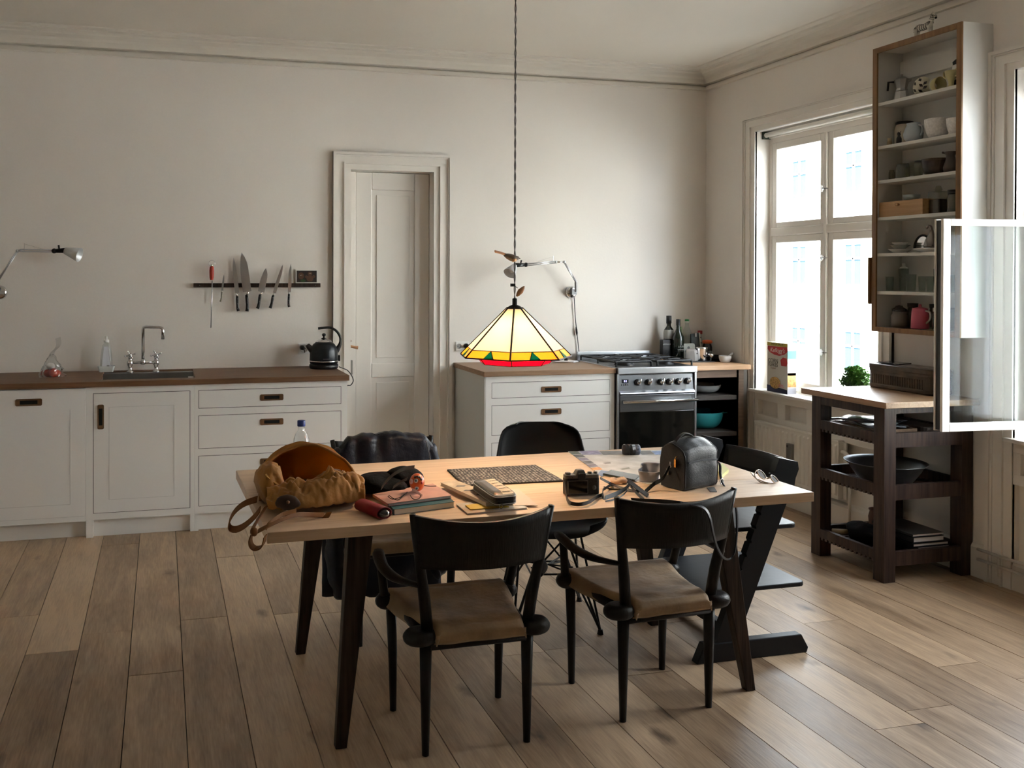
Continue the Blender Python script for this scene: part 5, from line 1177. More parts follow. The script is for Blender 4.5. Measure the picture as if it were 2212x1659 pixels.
o=B(.006,cw*.64,-.004,.0,.008,.056).obj('screen_frame',CS,c,bev=.001); B(.009,cw*.64-.003,-.005,-.003,.011,.053).obj('screen',mat('lcd_dark',(.01,.009,.008),.12),o)
g=G(); g.lathe([(.008,0),(.007,.003),(.001,.003)],(cw*.83,0,.028),18,M=Matrix.Rotation(PI/2,3,'X'),cap=False); g.obj('dial_pad',CS,c,smooth=True)
for x,z,r in ((cw*.72,.050,.0025),(cw*.9,.050,.003),(cw*.72,.012,.0025),(cw*.2,.067,.002),(cw*.12,.067,.002),(cw*.1,.05,.0015)): G().sph((x,-.001,z),(r,.002,r),8,6).obj('button',BLK,c)
for x,r in ((.014,.010),(cw*.75,.008),(cw*.92,.007)): G().lathe([(r,.074),(r,.080),(r*.9,.081),(.001,.081)],(x,.018,0),18,cap=False).obj('top_dial',CS,c,smooth=True)
g=G(); g.tube([(cw*.46,.034,.036),(cw*.46,.085,.036)],[.029,.028],28); g.obj('lens',BLK,c,smooth=True)
WW=lambda u,v,h=.004: MT.inverted()@PZ(u,v,TZ+h)
def cs(uv,hs,w,name='neck_strap',m=BLEATH,th=.0025):
    P=spline([MT.inverted()@PZ(u,v,TZ+h) for (u,v),h in zip(uv,hs)],6); return G().ribbon(P,w,th).obj(name,m,c)
cs([(1219,1040),(1222,1060),(1226,1080),(1236,1088),(1256,1089),(1275,1083),(1290,1073),(1300,1069)],[.055,.03,.012,.01,.010,.010,.008,.01],(.002,0,.012))
cs([(1297,1033),(1312,1041),(1332,1050),(1356,1058),(1380,1062)],[.05,.02,.008,.006,.006],(.004,.008,.006))
cs([(1300,1070),(1304,1076),(1302,1060),(1312,1052),(1322,1046)],[.01,.006,.012,.012,.006],(.002,.004,.009))
cs([(1307,1076),(1330,1067),(1352,1055),(1364,1040)],[.004,.006,.010,.022],(.012,.022,.012))
cs([(1308,1083),(1330,1078),(1345,1070),(1354,1060)],[.004,.004,.006,.012],(.001,.004,.004))
cs([(1356,1038),(1372,1050),(1388,1062),(1400,1071)],[.03,.022,.014,.006],(.020,.030,.004))
cs([(1362,1050),(1376,1066),(1392,1080)],[.014,.01,.004],(.010,.022,.006))
# phone
slab('smartphone','black smartphone lying flat between the camera and the bag','phone',[(1371,1041),(1302,1027),(1320,1019),(1384,1031)],.0022,.0105,mat('phone_black',(.012,.016,.015),.18,coat=.5),bev=.002)
# scrunchie
p=PZ(1337,1044,TZ); c=thing('hair_scrunchie','pale beige ribbed hair scrunchie beside the camera','scrunchie',(p.x,p.y,TZ))
pts=[]; g=G()
for i in range(40):
    a=2*PI*i/40; pts.append((p.x+.024*math.cos(a),p.y+.016*math.sin(a),TZ+.010+.003*math.sin(3*a)))
g.tube(pts,[.008+.0022*(i%2) for i in range(40)],8,closed=True).obj('ribbed_ring',mat('scrunchie_beige',(.60,.42,.30),.8),c,world=True,smooth=True)
g=G(); g.tube(spline([PZ(1305,1052,TZ+.004),PZ(1318,1056,TZ+.003),PZ(1340,1057,TZ+.003),PZ(1358,1056,TZ+.003)],5),.003,6); g.tube([PZ(1322,1049,TZ+.004),PZ(1325,1056,TZ+.004)],.003,6)
c2=thing('key_cord','thin dark olive cord with a toggle lying behind the camera strap','cord',PZ(1325,1056,TZ)); g.obj('cord_line',mat('olive_dark',(.05,.035,.012),.7),c2,world=True)
# grey cloth
p=PZ(1400,1040,TZ); c=thing('lens_cloth','crumpled grey cloth pouch standing open next to the bag strap','cloth',(p.x,p.y,TZ))
def cl(u,v):
    a=2*PI*u; r=(.030+.010*v)*(1+.22*math.sin(4*a+.6)*v+.1*noise.noise(Vector((a,v*3,0)))); 
    return Vector((p.x+.012*v+r*math.cos(a)*1.15,p.y+r*math.sin(a)*.8,TZ+.001+.052*v*(1-.25*math.cos(a+2))))
G().grid(cl,36,10).obj('cloth_body',mat('cloth_grey',(.30,.30,.34),.8),c,world=True,smooth=True,solid=.002)
# ---- shoulder bag
P0=PZ(1477,1062,TZ); P1=PZ(1549,1047,TZ); xx=(P1-P0); xx.z=0; bw=.225; xx.normalize(); yy=Vector((-xx.y,xx.x,0)); bw=(P1-P0).length
MT=Matrix(((xx.x,yy.x,0,P0.x),(xx.y,yy.y,0,P0.y),(0,0,1,TZ),(0,0,0,1)))
c=thing('shoulder_bag','black leather box-shaped shoulder bag with gold zip pull standing on the table','bag',M=MT)
BD=.11; hF=.150
prof=[(.0,.002),(-.006,.012),(-.009,.07),(-.006,.128),(.002,.143),(.026,.157),(.055,.170),(.084,.158),(.104,.143),(.110,.11),(.112,.05),(.106,.004)]
prof=[tuple(q) for q in prof]
def bagb(u,v):
    f=v*(len(prof)-1); i=min(int(f),len(prof)-2); t=f-i; y=prof[i][0]*(1-t)+prof[i+1][0]*t; z=prof[i][1]*(1-t)+prof[i+1][1]*t
    a=u*2-1; e=abs(a)**6; cy=.05; z2=z*(1-.035*e)+ (.010*math.sin(u*PI) if z>.12 else 0); y2=cy+(y-cy)*(1-.10*e)
    x=bw/2+a*bw/2+.004*noise.noise(Vector((y*20,z*20,a)))
    return Vector((x,y2+.004*noise.noise(Vector((x*16,z*14,1))),z2+.003*noise.noise(Vector((x*20,y*20,5)))))
g=G().grid(bagb,26,44); n=27
ring0=[bagb(0,j/44) for j in range(45)]; ring1=[bagb(1,j/44) for j in range(45)]
for rg in (ring0,ring1):
    base=len(g.v); g.v+=rg+[sum(rg,Vector())/45]; g.f+=[(base+i,base+(i+1)%45,base+45) for i in range(45)]
g.obj('bag_body',BLEATH,c,smooth=True)
g=G(); 
for X_ in (.004,bw-.004):
    g.tube([bagb(.02 if X_<.1 else .98,j/44) for j in range(0,45)],.0022,6)
g.obj('edge_piping',BLEATH,c,smooth=True)
g=G(); g.ribbon([(x,-.0095+.0,.100+.004*math.sin(x*20)) for x in [bw*.08+bw*.86*i/10 for i in range(11)]],(0,0,.005),.002); g.obj('pocket_seam',mat('seam_grey',(.07,.08,.10),.35),c)
g=G(); g.ribbon(spline([(.002,.05,.12),(.02,.052,.158),(bw*.5,.055,.180),(bw-.02,.052,.160),(bw-.002,.05,.12)],6),(0,.020,0),.002); g.obj('zip_tape',mat('zip_black',(.02,.02,.02),.3,.4),c)
g=G(); g.ribbon(spline([(bw*.1,.053,.168),(bw*.22,.052,.186),(bw*.38,.05,.196),(bw*.55,.052,.186),(bw*.62,.053,.176)],6),(0,.014,0),.003); g.obj('top_loop',BLEATH,c)
GOLD=mat('gold_metal',(.75,.42,.12),.25,1)
g=G(); g.tube([(-.002+.009*math.cos(k*PI/5),.030,.112+.009*math.sin(k*PI/5)) for k in range(10)],.002,6,closed=True); g.box(-.012,-.004,.026,.034,.083,.112); g.obj('zip_pull',GOLD,c)
g=G(); g.tube([(-.010,.052,.10),(-.012,.052,.088),(-.006,.052,.080)],.003,6); g.tube([(bw+.008,.05,.10),(bw+.012,.05,.088),(bw+.006,.05,.080)],.003,6); g.obj('d_ring',CHROME,c)
g=G(); g.box(-.010,-.004,.060,.072,.050,.062); g.tube([(-.007,.062,.062),(-.007,.062,.070),(-.007,.070,.070),(-.007,.070,.062)],.0012,6); g.obj('padlock',mat('padlock_grey',(.25,.23,.20),.35,.8),c)
I=MT.inverted()
def bs(pts,w,name='strap',th=.0035): 
    P=spline([I@Vector(p) for p in pts],7); return G().ribbon(P,w,th).obj(name,BLEATH,c)
# strap: bag left -> table -> over chair 2 back -> loop -> bag right
lp=lambda u,v,h: PZ(u,v,TZ+h)
bs([MT@Vector((-.010,.052,.090)),lp(1432,1033,.045),lp(1412,1046,.022),lp(1394,1062,.004)],(.004,.004,.014))
Y2=-3.27
bs([lp(1364,1080,.003),lp(1395,1082,.003),lp(1430,1083,.006),PY(1462,1086,-3.40),PY(1492,1090,-3.425),PY(1520,1098,-3.435),PY(1533,1118,-3.440),PY(1540,1150,-3.43),PY(1548,1180,-3.40),PY(1560,1202,-3.36),PY(1574,1208,-3.29),PY(1586,1195,-3.27),PY(1591,1160,-3.25),PY(1592,1120,-3.24),PY(1588,1085,-3.23),PY(1579,1066,-3.22),PY(1570,1057,-3.20)],[(.0,.008,.013)]*24+[(.015,.006,.002)]*89,th=.005)
bs([PY(1570,1057,-3.20),PY(1560,1042,-3.17),PY(1556,1025,-3.15),PY(1553,1000,-3.13),MT@Vector((bw+.010,.05,.09))],(.004,.012,.002))
q=I@PY(1559,1040,-3.17); G().tube([q+Vector((.010*math.cos(k*PI/4),0,.010*math.sin(k*PI/4))) for k in range(8)],.0018,6,closed=True).obj('buckle',CHROME,c)
# stickies, coaster, sunglasses
slab('sticky_notes','pad of pale yellow sticky notes peeking out behind the shoulder bag','notes',[(1556,1036),(1548,1015),(1560,1007),(1574,1020)],0,.012,mat('sticky_yellow',(.62,.62,.28),.6),bev=0)
slab('coaster','small grey square card in front of the shoulder bag','card',[(1534,1063),(1527,1054),(1543,1053),(1549,1063)],0,.002,mat('card_grey',(.10,.095,.09),.5),bev=0)
sg=thing('sunglasses','tortoiseshell sunglasses with arms up on the corner of the table','sunglasses',PZ(1655,1045,TZ))
TOR=mat('tortoise',(.12,.05,.015),.25,coat=.6,col2=(.45,.28,.12),sc=90); LN=mat('lens_brown',(.035,.026,.018),.5,spec=.15)
def lens_ring(cu,cv,y,rx,rz,tilt):
    p=PY(cu,cv,y); g=G(); Mx=Matrix.Rotation(tilt,3,'Y')
    pts=[p+Mx@Vector((rx*math.cos(a),.008*math.sin(a),rz*math.sin(a))) for a in [2*PI*k/20 for k in range(20)]]
    g.tube(pts,.0022,6,closed=True).obj('rim',TOR,sg,world=True,smooth=True)
    G().ext(pts,(0,.0015,0)).obj('lens',LN,sg,world=True)
lens_ring(1645,1025,-3.13,.024,.012,math.radians(38)); lens_ring(1673,1036,-3.17,.022,.011,math.radians(38))
g=G(); g.tube([PY(1656,1034,-3.15),PY(1660,1033,-3.155),PY(1664,1032,-3.16)],.0022,6); g.tube(spline([PY(1634,1016,-3.11),PY(1630,1027,-3.13),PY(1640,1040,-3.17),PY(1660,1045,-3.19)],5),.002,6); g.tube(spline([PY(1622,1021,-3.10),PY(1633,1033,-3.14),PY(1655,1042,-3.18),PY(1684,1047,-3.20)],5),.0022,6)
g.obj('temple_arm',TOR,sg,world=True,smooth=True)
# ================================================================ WINDOW SIDE
# radiator
RD=mat('radiator_enamel',(.74,.71,.66),.4)
ra=thing('radiator','white panel radiator with heat meter under the window beside the kitchen trolley','radiator',(-.05,-.95,.18))
def rpt(u,v,x=-.06): return PX(u,v,x)
ya,yb_=rpt(1629,950).y,rpt(1811,1000).y; zt_,zb=.527,.175
g=G(); g.box(-.060,-.052,ya,yb_,zb,zt_-.01)
nf=20
for i in range(nf):
    y=ya+(yb_-ya)*(i+.5)/nf; hw_=abs(yb_-ya)/nf*.28; g.hexa([(-.068,y-hw_*.5,zb+.03),(-.068,y+hw_*.5,zb+.03),(-.060,y+hw_,zb+.02),(-.060,y-hw_,zb+.02)],[(-.068,y-hw_*.5,zt_-.035),(-.068,y+hw_*.5,zt_-.035),(-.060,y+hw_,zt_-.025),(-.060,y-hw_,zt_-.025)])
g.obj('front_panel',RD,ra,world=True)
B(-.030,-.020,ya,yb_-.03,zb,zt_-.01).obj('back_panel',RD,ra,world=True,bev=.004)
B(-.064,-.016,ya,yb_,zt_-.012,zt_).obj('top_grille',RD,ra,world=True,bev=.004)
B(-.066,-.018,yb_-.006,yb_,zb,zt_-.01).obj('end_cover',RD,ra,world=True,bev=.002)
a=rpt(1700,957,-.08); b=rpt(1711,1006,-.08)
g=G(); g.box(-.088,-.066,a.y,b.y,b.z,a.z); o=g.obj('heat_meter',mat('meter_grey',(.16,.15,.14),.5),ra,world=True,bev=.003); g=G(); g.box(-.0895,-.087,a.y-.006,a.y-.018,a.z-.025,a.z-.010); g.obj('display',BLK,o,world=True)
g=G(); g.tube(spline([(-.04,yb_,.46),(-.04,yb_-.03,.46),(-.042,yb_-.055,.44),(-.042,yb_-.058,.36)],5),.011,10); g.obj('feed_elbow',RD,ra,world=True,smooth=True)
g=G(); g.cyl((-.05,yb_-.05,.355),(-.115,yb_-.02,.352),.019,n=16); g.obj('thermostat_head',mat('thermostat_white',(.55,.5,.44),.5),ra,world=True,smooth=True)
q=Vector((-.115,yb_-.02,.352)); G().cyl(q+Vector((.001,0,0)),q+Vector((-.012,.004,0)),.015,n=16).obj('thermostat_cap',BLK,ra,world=True,smooth=True)
G().tube([(-.03,yb_-.06,.34),(-.03,yb_-.06,.0)],.008,8).obj('riser_pipe',RD,ra,world=True,smooth=True)
# cereal boxes
def box_thing(lab,u0,u1,vb,vt,x0,x1,m,name='cereal_box'):
    a=PX(u0,vb,x0); b=PX(u1,vb,x0); t=PX(u0,vt,x0); c=thing(name,lab,'cereal box',(x0,(a.y+b.y)/2,.735))
    return c,a.y,b.y,t.z
c,y0,y1,zt_=box_thing('large printed corn flakes box with red oval and turquoise-banded side on the windowsill',1657,1701,846,738,.0,.07,None)
B(.0,.065,y0,y1,.735,zt_).obj('carton',mat('carton_white',(.55,.53,.47),.6),c,world=True,bev=.001)
WY=abs(y1-y0); HZ=zt_-.735; cy_=(y0+y1)/2
def face(ps,m,name,d=.0008): return G().ext([(-d,y0+(y1-y0)*s,.735+HZ*t) for s,t in ps],(-.0003,0,0)).obj(name,m,c,world=True)
face([(0,.93),(1,.93),(1,1),(0,1)],mat('print_gold',(.45,.36,.05),.5),'print_band')
face([(0,.0),(1,.0),(1,.08),(0,.13)],mat('print_navy',(.015,.018,.05),.5),'print_band')
RDP=mat('print_red',(.42,.012,.02),.5)
face([(.03,.92),(.97,.93),(1,.84),(.85,.78),(.6,.74),(.35,.755),(.12,.80),(.02,.86)],RDP,'print_oval')
face([(.40+.33*math.cos(a)*.8,.19+.12*math.sin(a)) for a in [k*PI/9 for k in range(18)]],mat('print_flakes',(.48,.30,.10),.7,var=.5,sc=120),'print_flakes',.0009)
face([(.70,.55),(.95,.55),(1,.62),(.95,.71),(.78,.72),(.66,.66)],RDP,'print_patch')
FX=lambda s,t:frameM((-.0014,y0+(y1-y0)*s,.735+HZ*t),(0,-1,0),(0,0,1))
text("Kellogg's",.042,c,FX(.5,.845),mat('print_white2',(.7,.68,.65),.5),shear=.3,depth=.0002)
BKP=mat('print_black2',(.015,.015,.015),.5)
text('CORN',.040,c,FX(.30,.625),BKP,depth=.0002,sx=.9); text('FLAKES',.034,c,FX(.30,.545),BKP,depth=.0002,sx=.9)
text('MEGA PACK',.022,c,FX(.5,.965),BKP,depth=.0002); text('Original',.016,c,FX(.3,.48),mat('print_brown',(.2,.08,.03),.5),depth=.0002,shear=.2)
text('-50%',.030,c,FX(.68,.14),mat('print_pink',(.6,.15,.2),.5),depth=.0002)
B(-.001,.066,y1-.0005,y1-.001,.735,.735+HZ).obj('side_print',mat('carton_side',(.60,.59,.55),.6),c,world=True)
def face2(z0,z1,m,name,s0=0,s1=1): return B(.065*s0,.065*s1,y1-.0012,y1-.0018,.735+HZ*z0,.735+HZ*z1).obj(name,m,c,world=True)
face2(.70,.86,mat('print_turq',(.06,.42,.48),.5),'print_band'); face2(.14,.42,mat('print_orange',(.55,.27,.08),.6,var=.4,sc=80),'print_picture'); face2(.60,.68,mat('print_grey2',(.3,.33,.3),.6),'print_label',.25,.8); face2(.37,.42,mat('print_tan',(.4,.25,.15),.6),'print_stripe'); face2(.0,.12,mat('print_pale',(.4,.4,.45),.6),'print_base')
# parsley
pc=PX(1850,838,.02); c=thing('potted_parsley','bushy green potted parsley on the windowsill behind the metal tin','potted plant',(.02,pc.y,.735))
G().lathe([(.038,0),(.05,.075),(.053,.08),(.048,.08),(.036,.006)],(0,0,0),20,cap=False).obj('pot',mat('pot_terracotta',(.3,.13,.07),.7),c,smooth=True)
PG=mat('parsley_green',(.045,.16,.02),.5,col2=(.13,.30,.05),sc=60); PG.node_tree.nodes['Principled BSDF'].inputs['Transmission Weight'].default_value=.0
r=random.Random(5); lf=G(); st_=G()
for i in range(1300):
    a=r.uniform(0,2*PI); el=r.uniform(.05,1.5); R0=r.uniform(.04,.100); p=Vector((R0*math.cos(a)*math.cos(el)*.85,R0*math.sin(a)*math.cos(el)*1.15,.135+R0*math.sin(el)*1.25-.02))
    if p.x>.07: p.x=.07
    d=Vector((r.uniform(-1,1),r.uniform(-1,1),r.uniform(-.2,1))).normalized(); w_=d.orthogonal().normalized(); s_=r.uniform(.012,.020)
    for k in (-1,0,1):
        dd=(d+w_*k*.9).normalized(); ww=dd.cross(Vector((.3,.5,.8))).normalized()*s_*.38
        lf.add([p,p+dd*s_*.55+ww,p+dd*s_,p+dd*s_*.55-ww],[(0,1,2,3)])
    if i%20==0: st_.tube([(p.x*.15,p.y*.15,.06),(p.x*.6,p.y*.6,.10),p],.0011,4)
o=lf.obj('leaves',PG,c); o['kind']='stuff'
o=st_.obj('stems',mat('stem_green',(.08,.20,.04),.5),c); o['kind']='stuff'
# ---------------------------------------------------------------- trolley
BW=wood('walnut_frame',(.022,.012,.009),(.060,.034,.025),2,.5,spec=.35)
tr=thing('kitchen_trolley','dark wooden kitchen trolley with pale top and three slatted shelves by the window','trolley',(-.28,-2.11,0))
B(-.572,-.008,-2.412,-1.80,.868,.898).obj('worktop',wood('trolley_top',(.30,.17,.09),(.40,.25,.14),1,.35),tr,world=True,bev=.002)
for x in (-.547,-.078):
    for y in (-2.375,-1.925): B(x,x+.070,y,y+.070,0,.868).obj('leg',BW,tr,world=True,bev=.002)
B(-.477,-.078,-2.372,-2.345,.835,.868).obj('rail',BW,tr,world=True); B(-.545,-.520,-2.305,-1.925,.822,.868).obj('rail',BW,tr,world=True); B(-.036,-.012,-2.305,-1.925,.822,.868).obj('rail',BW,tr,world=True); B(-.477,-.078,-1.885,-1.86,.822,.868).obj('rail',BW,tr,world=True)
SLM=wood('slat_wood',(.03,.018,.014),(.07,.042,.032),0,.28)
def slat_shelf(zt,zb):
    B(-.477,-.078,-2.374,-2.350,zb-.005,zt).obj('rail',BW,tr,world=True); B(-.477,-.078,-1.88,-1.858,zb,zt).obj('rail',BW,tr,world=True)
    B(-.546,-.522,-2.305,-1.925,zb+.018,zt).obj('rail',BW,tr,world=True); B(-.034,-.010,-2.305,-1.925,zb+.018,zt).obj('rail',BW,tr,world=True)
    n=15
    for i in range(n):
        y=-2.335+i*.0305; B(-.540,-.015,y,y+.017,zb+.004,zb+.018).obj('slat',SLM,tr,world=True,bev=.001)
slat_shelf(.738,.672); slat_shelf(.480,.412); slat_shelf(.150,.085)
# slats end on the side rails; shelf surface heights
S1,S2,S3=.692,.432,.105
# roasting tin on the trolley
TN=mat('old_tin',(.055,.045,.038),.42,.75,col2=(.11,.08,.055),sc=14)
c=thing('storage_tin','long dark old metal tin with rounded corners and ribbed sides on the trolley','tin',(-.09,-2.05,.898))
R_=rrect(-.087,-2.045,.148,.47,.05,6); n=len(R_)
g=G(); lay=[(.97,.0),(1,.008),(1,.02),(.985,.024),(.985,.090),(1,.094),(1,.108)]
cx_,cy_=-.087,-2.045
for s_,z in lay: g.v+=[Vector((cx_+(x-cx_)*s_,cy_+(y-cy_)*s_,.898+z)) for x,y in R_]
for i in range(len(lay)-1): g.f+=[(i*n+k,i*n+(k+1)%n,(i+1)*n+(k+1)%n,(i+1)*n+k) for k in range(n)]
g.f.append(tuple(range(n))[::-1]); g.obj('tin_body',TN,c,world=True)
g=G()
for i in range(22): y=-1.86-.0165*i; g.tube([(-.161,y,.925),(-.161,y,.975)],.0028,5)
g.obj('side_rib',TN,c,world=True)['kind']='stuff'
R2=[(cx_+(x-cx_)*1.03,cy_+(y-cy_)*1.01) for x,y in R_]
g=G(); g.ext([(x,y,1.003) for x,y in R2],(0,0,.028)); g.obj('lid',TN,c,world=True,bev=.004)
B(-.14,-.03,-2.25,-2.0,1.032,1.036).obj('paper_sheet',mat('dim_paper',(.25,.22,.20),.6),c,world=True)
c=thing('magazine_stack','black glossy folded leaflets on the lid of the long tin','leaflets',(-.08,-1.98,1.036)); G().ext([(-.15,-1.88,1.036),(-.04,-1.86,1.036),(-.03,-2.0,1.036),(-.14,-2.03,1.036)],(0,0,.006)).obj('leaflet',mat('leaflet_black',(.01,.01,.012),.2),c,world=True)
# box with magazines on shelf 1
c=thing('wooden_tray_box','shallow brown wooden box on the top shelf of the trolley','box',(-.36,-2.08,S1))
KR=wood('tray_wood',(.15,.085,.045),(.22,.13,.075),1,.6)
x0,x1,y0,y1=-.50,-.25,-2.27,-1.93
for b in ((x0,x0+.008,y0,y1),(x1-.008,x1,y0,y1),(x0+.008,x1-.008,y0,y0+.008),(x0+.008,x1-.008,y1-.008,y1)): B(*b,S1,S1+.045).obj('side_board',KR,c,world=True)
B(x0,x1,y0,y1,S1-.002,S1+.004).obj('base_board',KR,c,world=True)
MG=mat('magazine_gloss',(.015,.016,.02),.18,col2=(.22,.22,.24),sc=9)
for i,(dx,dy,rz,dz) in enumerate(((0,0,.15,.050),(-.02,-.03,-.25,.057),(.03,.02,.5,.064))):
    c=thing('magazine','glossy dark magazine %s in the wooden tray box'%(('lowest','middle','topmost')[i]),'magazine',(-.37+dx,-2.09+dy,S1+dz-.002),rz)
    def mf(u,v): return Vector((-.10+.20*u,-.14+.28*v,.004*math.sin(u*3)*(i+1)*.6))
    G().grid(mf,8,8).obj('pages',MG,c,smooth=True,solid=.004)
c=thing('steel_case','long rounded dark tin lying behind the tray box on the top shelf','case',(-.15,-2.1,S1)); G().ext([(x,y,S1+.001) for x,y in rrect(-.155,-2.1,.13,.36,.04)],(0,0,.05)).obj('case_body',mat('case_brown',(.07,.05,.04),.5),c,world=True,bev=.006)
# metal bowl shelf 2
c=thing('metal_bowl','wide grey metal bowl with flared rim on the middle shelf of the trolley','bowl',(-.31,-2.125,S2))
o=[(.001,0),(.10,0),(.125,.012),(.165,.070),(.178,.095),(.198,.108),(.200,.112),(.196,.112),(.174,.100),(.160,.075),(.120,.018),(.10,.006),(.001,.006)]
G().lathe(o,(0,0,0),44,cap=False).obj('bowl_body',mat('zinc_bowl',(.16,.165,.175),.38,.85,var=.3,sc=6),c,smooth=True)
# books shelf 3
z=S3+.002
for i,(x0,x1,y0,h,col,kind) in enumerate(((-.352,-.130,-2.345,.018,(.012,.012,.014),'book'),(-.315,-.125,-2.348,.026,(.012,.016,.03),'book'),(-.34,-.128,-2.345,.014,(.012,.012,.012),'book'),(-.33,-.145,-2.335,.024,(.02,.02,.022),'book'),(-.33,-.142,-2.33,.012,(.03,.03,.03),'magazine'))):
    c=thing('cookbook','large dark-covered book, %s of the stack at the bottom of the trolley'%(('lowest','second from below','middle','fourth from below','topmost')[i]),'book',((x0+x1)/2,y0+.14,z))
    m=mat('cover_%d'%i,col,.4); B(x0+.002,x1,y0+.003,y0+.27,z+.0015,z+h-.0015).obj('pages',mat('pages_white2',(.62,.60,.58),.8),c,world=True)
    B(x0,x1+.001,y0,y0+.273,z,z+.0015).obj('cover',m,c,world=True); B(x0,x1+.001,y0,y0+.273,z+h-.0015,z+h).obj('cover',m,c,world=True); B(x0-.0015,x0+.001,y0,y0+.273,z,z+h).obj('spine',m,c,world=True)
    z+=h+.0035
c=thing('clay_pot','brown clay pot on the bottom shelf behind the dark bundle','pot',(-.21,-1.975,S3+.002))
G().lathe([(.035,0),(.05,.04),(.055,.10),(.048,.13),(.054,.14),(.05,.14),(.044,.13),(.03,.01)],(0,0,0),20,cap=False).obj('pot_body',mat('clay_brown',(.14,.075,.055),.7),c,smooth=True)
c=thing('cloth_bundle','dark lumpy bundle with a wooden handle on the bottom shelf of the trolley','bundle',(-.41,-2.08,S3+.002))
G().sph((-.40,-2.10,S3+.058),(.085,.12,.055),24,14,fn=lambda p:p*(1+.3*noise.noise(p*17))).obj('bundle_body',BF,c,world=True,smooth=True)
G().cyl((-.50,-1.965,S3+.035),(-.45,-2.03,S3+.05),.018,.014).obj('wooden_handle',mat('handle_pine',(.25,.17,.09),.6),c,world=True,smooth=True)
# ---------------------------------------------------------------- wall cabinet
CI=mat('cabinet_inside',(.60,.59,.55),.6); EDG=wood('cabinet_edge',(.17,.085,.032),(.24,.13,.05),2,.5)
wc=thing('wall_cabinet','tall narrow open wall cabinet with brown edging and seven compartments of crockery','cabinet',(-.095,-2.18,1.212))
CX0,CY0,CY1,CZ0,CZ1=-.19,-2.468,-1.890,1.212,2.767
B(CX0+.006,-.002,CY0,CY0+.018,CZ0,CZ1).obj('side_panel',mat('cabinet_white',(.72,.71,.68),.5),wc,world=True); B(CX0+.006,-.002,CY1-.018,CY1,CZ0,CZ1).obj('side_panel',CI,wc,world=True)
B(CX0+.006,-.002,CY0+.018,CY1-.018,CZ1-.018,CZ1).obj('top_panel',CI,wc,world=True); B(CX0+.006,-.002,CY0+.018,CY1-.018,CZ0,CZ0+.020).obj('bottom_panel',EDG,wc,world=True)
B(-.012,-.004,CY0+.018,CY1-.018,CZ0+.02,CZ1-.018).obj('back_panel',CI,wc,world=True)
g=G(); B(CX0-.004,CX0+.006,CY0-.001,CY0+.030,CZ0,CZ1).obj('edge_strip',EDG,wc,world=True,bev=.001); B(CX0-.004,CX0+.006,CY1-.030,CY1+.001,CZ0,CZ1).obj('edge_strip',EDG,wc,world=True,bev=.001)
B(CX0-.004,CX0+.006,CY0+.03,CY1-.03,CZ1-.03,CZ1).obj('edge_strip',EDG,wc,world=True,bev=.001); B(CX0-.004,CX0+.006,CY0+.03,CY1-.03,CZ0,CZ0+.026).obj('edge_strip',EDG,wc,world=True,bev=.001)
B(-.03,-.012,CY0+.018,CY1-.018,2.60,2.70).obj('hanging_rail',CI,wc,world=True)
SH=[2.466,2.228,2.040,1.838,1.641,1.433]
for z in SH: B(CX0+.012,-.012,CY0+.018,CY1-.018,z-.017,z).obj('shelf',CI,wc,world=True)
SH.append(CZ0+.0265)
c=thing('chopping_board','thin brown board hanging on the window side of the wall cabinet','board',(-.1,-1.87,1.36)); B(-.205,-.05,-1.884,-1.872,1.362,1.62).obj('board_body',EDG,c,world=True,bev=.003)
def ci(u,i,x=-.10): return (x,PX(u,600,x).y,SH[i]+.0005)
def px(n_): return n_/455.     # pixels to metres at the cabinet
def it(name,lab,cat,u,i,x=-.10,rz=0,grp=None): return thing(name,lab,cat,ci(u,i,x),rz,grp)
def lz(c,prof,m,name,n=22,**k): return G().lathe(prof,(0,0,0),n,cap=False,**k).obj(name,m,c,smooth=True)
# shelf 1
c=it('moka_pot','large stovetop coffee maker on the top shelf of the wall cabinet','coffee pot',1945,0,rz=2.2); moka(c,.92,mat('moka_grey',(.38,.37,.35),.35,.8))
p=ci(1990,0); c=thing('patterned_bowl','round black and cream star-patterned bowl leaning in the top compartment','bowl',p)
FM=mat('leather_cream',(.50,.46,.36),.5); FD=mat('pattern_dark',(.02,.012,.012),.5)
G().sph((0,0,.051),(.04,.050,.051),24,16).obj('bowl_body',FM,c,smooth=True)
for a,b in ((0,0),(.75,.35),(-.75,.4),(.1,-.8),(.2,.95),(.85,-.5),(-.75,-.45)):
    q=Vector((-1,-.6+a*1.1,b*.9)).normalized(); pos=Vector((q.x*.04,q.y*.05,.051+q.z*.051)); x_=q.orthogonal().normalized(); y_=q.cross(x_); ps=[pos+q*.0006+(x_*math.cos(t)*.012+y_*math.sin(t)*.009)*(1 if k%2==0 else .55) for k,t in enumerate([j*PI/2 for j in range(4)])]
    G().ext([pos-q*.004+x_*.013,pos-q*.004+y_*.008,pos-q*.004-x_*.013,pos-q*.004-y_*.008],q*.0055).obj('pattern_patch',FD,c)
c=it('yellow_bowl','pale yellow bowl lying on its side next to the patterned bowl','bowl',2022,0); M90=Matrix.Rotation(-PI/2+.25,3,'X')@Matrix.Rotation(-.5,3,'Y')
YL=mat('pale_yellow_glaze',(.52,.47,.24),.35)
G().lathe([(.001,.055),(.02,.052),(.036,.03),(.040,0),(.036,0),(.030,.028),(.001,.048)],(0,-.02,.041),24,M=Matrix.Rotation(PI/2+.0,3,'X')@Matrix.Rotation(PI,3,'X'),cap=False).obj('bowl_body',YL,c,smooth=True)
G().lathe([(.038,0),(.001,.0015)],(0,-.0+.018,.041),24,M=Matrix.Rotation(-PI/2,3,'X'),cap=False).obj('bowl_base',CER,c,smooth=True)
